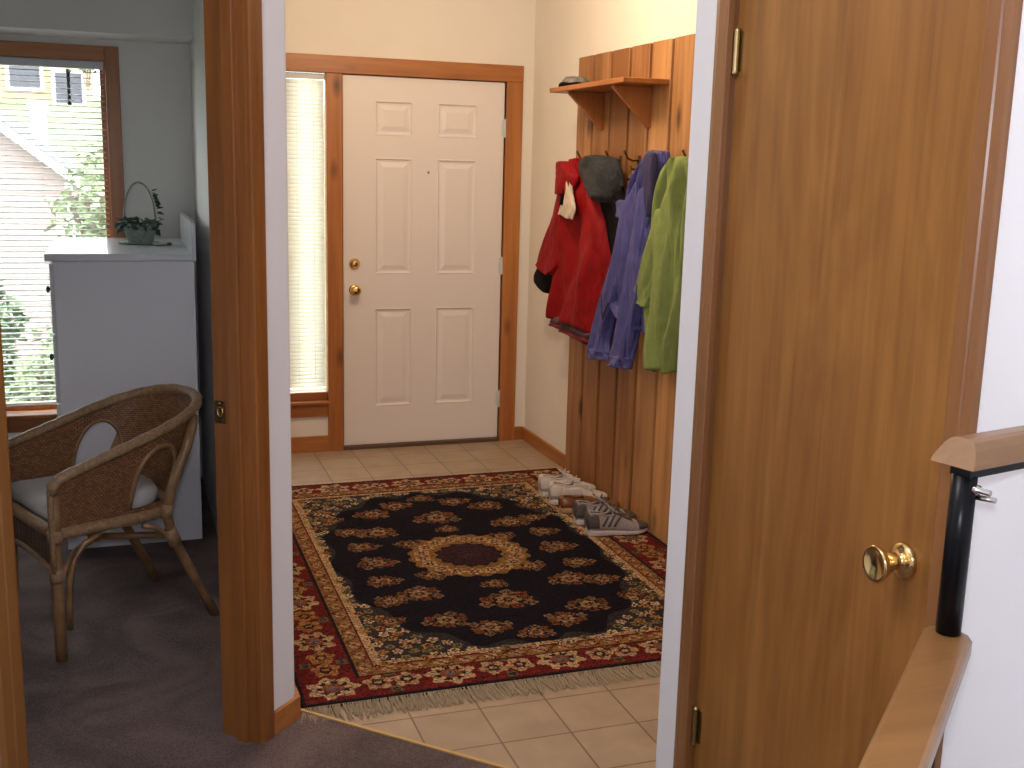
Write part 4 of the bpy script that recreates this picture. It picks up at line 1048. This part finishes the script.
bush('shrub', (-1.25, 9.9, .05), (.42, .4, .85), 2200, .09, M['leaf'], 'green shrub outside at the lower left of the window', 'shrub', 3)
bush('shrub', (-.45, 8.9, -.35), (.36, .4, .75), 1800, .09, M['leaf2'], 'lighter green shrub outside behind the dresser edge', 'shrub', 4)
bush('tree', (-.75, 32, 4.5), (.7, .5, .9), 600, .16, M['leaf'], 'small green tree in front of the yellow house', 'tree', 5)

# ------------------------------------------------------------------ light
wd = bpy.data.worlds.new('overcast_sky'); sc.world = wd; wd.use_nodes = True
bg = wd.node_tree.nodes['Background']; bg.inputs['Color'].default_value = (.93, .97, 1.0, 1); bg.inputs['Strength'].default_value = 8.0
def area(name, loc, size, power, col, rot=(0, 0, 0), sy=None):
    l = bpy.data.lights.new(name, 'AREA'); l.energy = power; l.color = col; l.size = size
    if sy: l.shape = 'RECTANGLE'; l.size_y = sy
    o = bpy.data.objects.new(name, l); COL.objects.link(o); o.location = loc; o.rotation_euler = rot; return o
def point(name, loc, rad, power, col):
    l = bpy.data.lights.new(name, 'POINT'); l.energy = power; l.color = col; l.shadow_soft_size = rad
    o = bpy.data.objects.new(name, l); COL.objects.link(o); o.location = loc; return o
point('entry_ceiling_lamp', (1.25, 4.3, 2.45), .12, 39, (1, .76, .50))
point('hall_fill_light', (-.1, 1.35, 2.5), .15, 29, (1, .92, .92))  # unseen fill light, added to even out brightness along the hall walls
point('camera_flash', (-.03, -.02, 1.66), .03, 46, (.88, .90, 1.0))

# ------------------------------------------------------------------ camera
f_px = 1113.88; yaw, pitch, roll = (math.radians(a) for a in (19.280129, 11.1137914, -1.45706307))
cy_, sy_, cp_, sp2 = math.cos(yaw), math.sin(yaw), math.cos(pitch), math.sin(pitch)
fwd = Vector((sy_*cp_, cy_*cp_, -sp2)); right = Vector((cy_, -sy_, 0)); down = fwd.cross(right)
rt = right*math.cos(roll)+down*math.sin(roll); dn = -right*math.sin(roll)+down*math.cos(roll)
cam = bpy.data.cameras.new('camera'); co = bpy.data.objects.new('camera', cam); COL.objects.link(co)
cam.sensor_fit = 'HORIZONTAL'; cam.sensor_width = 36; cam.lens = f_px/1024*36; cam.clip_start = .02
Mx = Matrix((( rt.x, -dn.x, -fwd.x, 0), (rt.y, -dn.y, -fwd.y, 0), (rt.z, -dn.z, -fwd.z, 1.581), (0, 0, 0, 1)))
co.matrix_world = Mx
sc.camera = co
sc.view_settings.view_transform = 'Standard'; sc.view_settings.look = 'None'; sc.view_settings.gamma = 1; sc.view_settings.exposure = 0
sc.view_settings.use_curve_mapping = False
try: sc.cycles.use_denoising = True
except Exception: pass
for o in list(COL.objects):
    if '_o' in o: del o['_o']
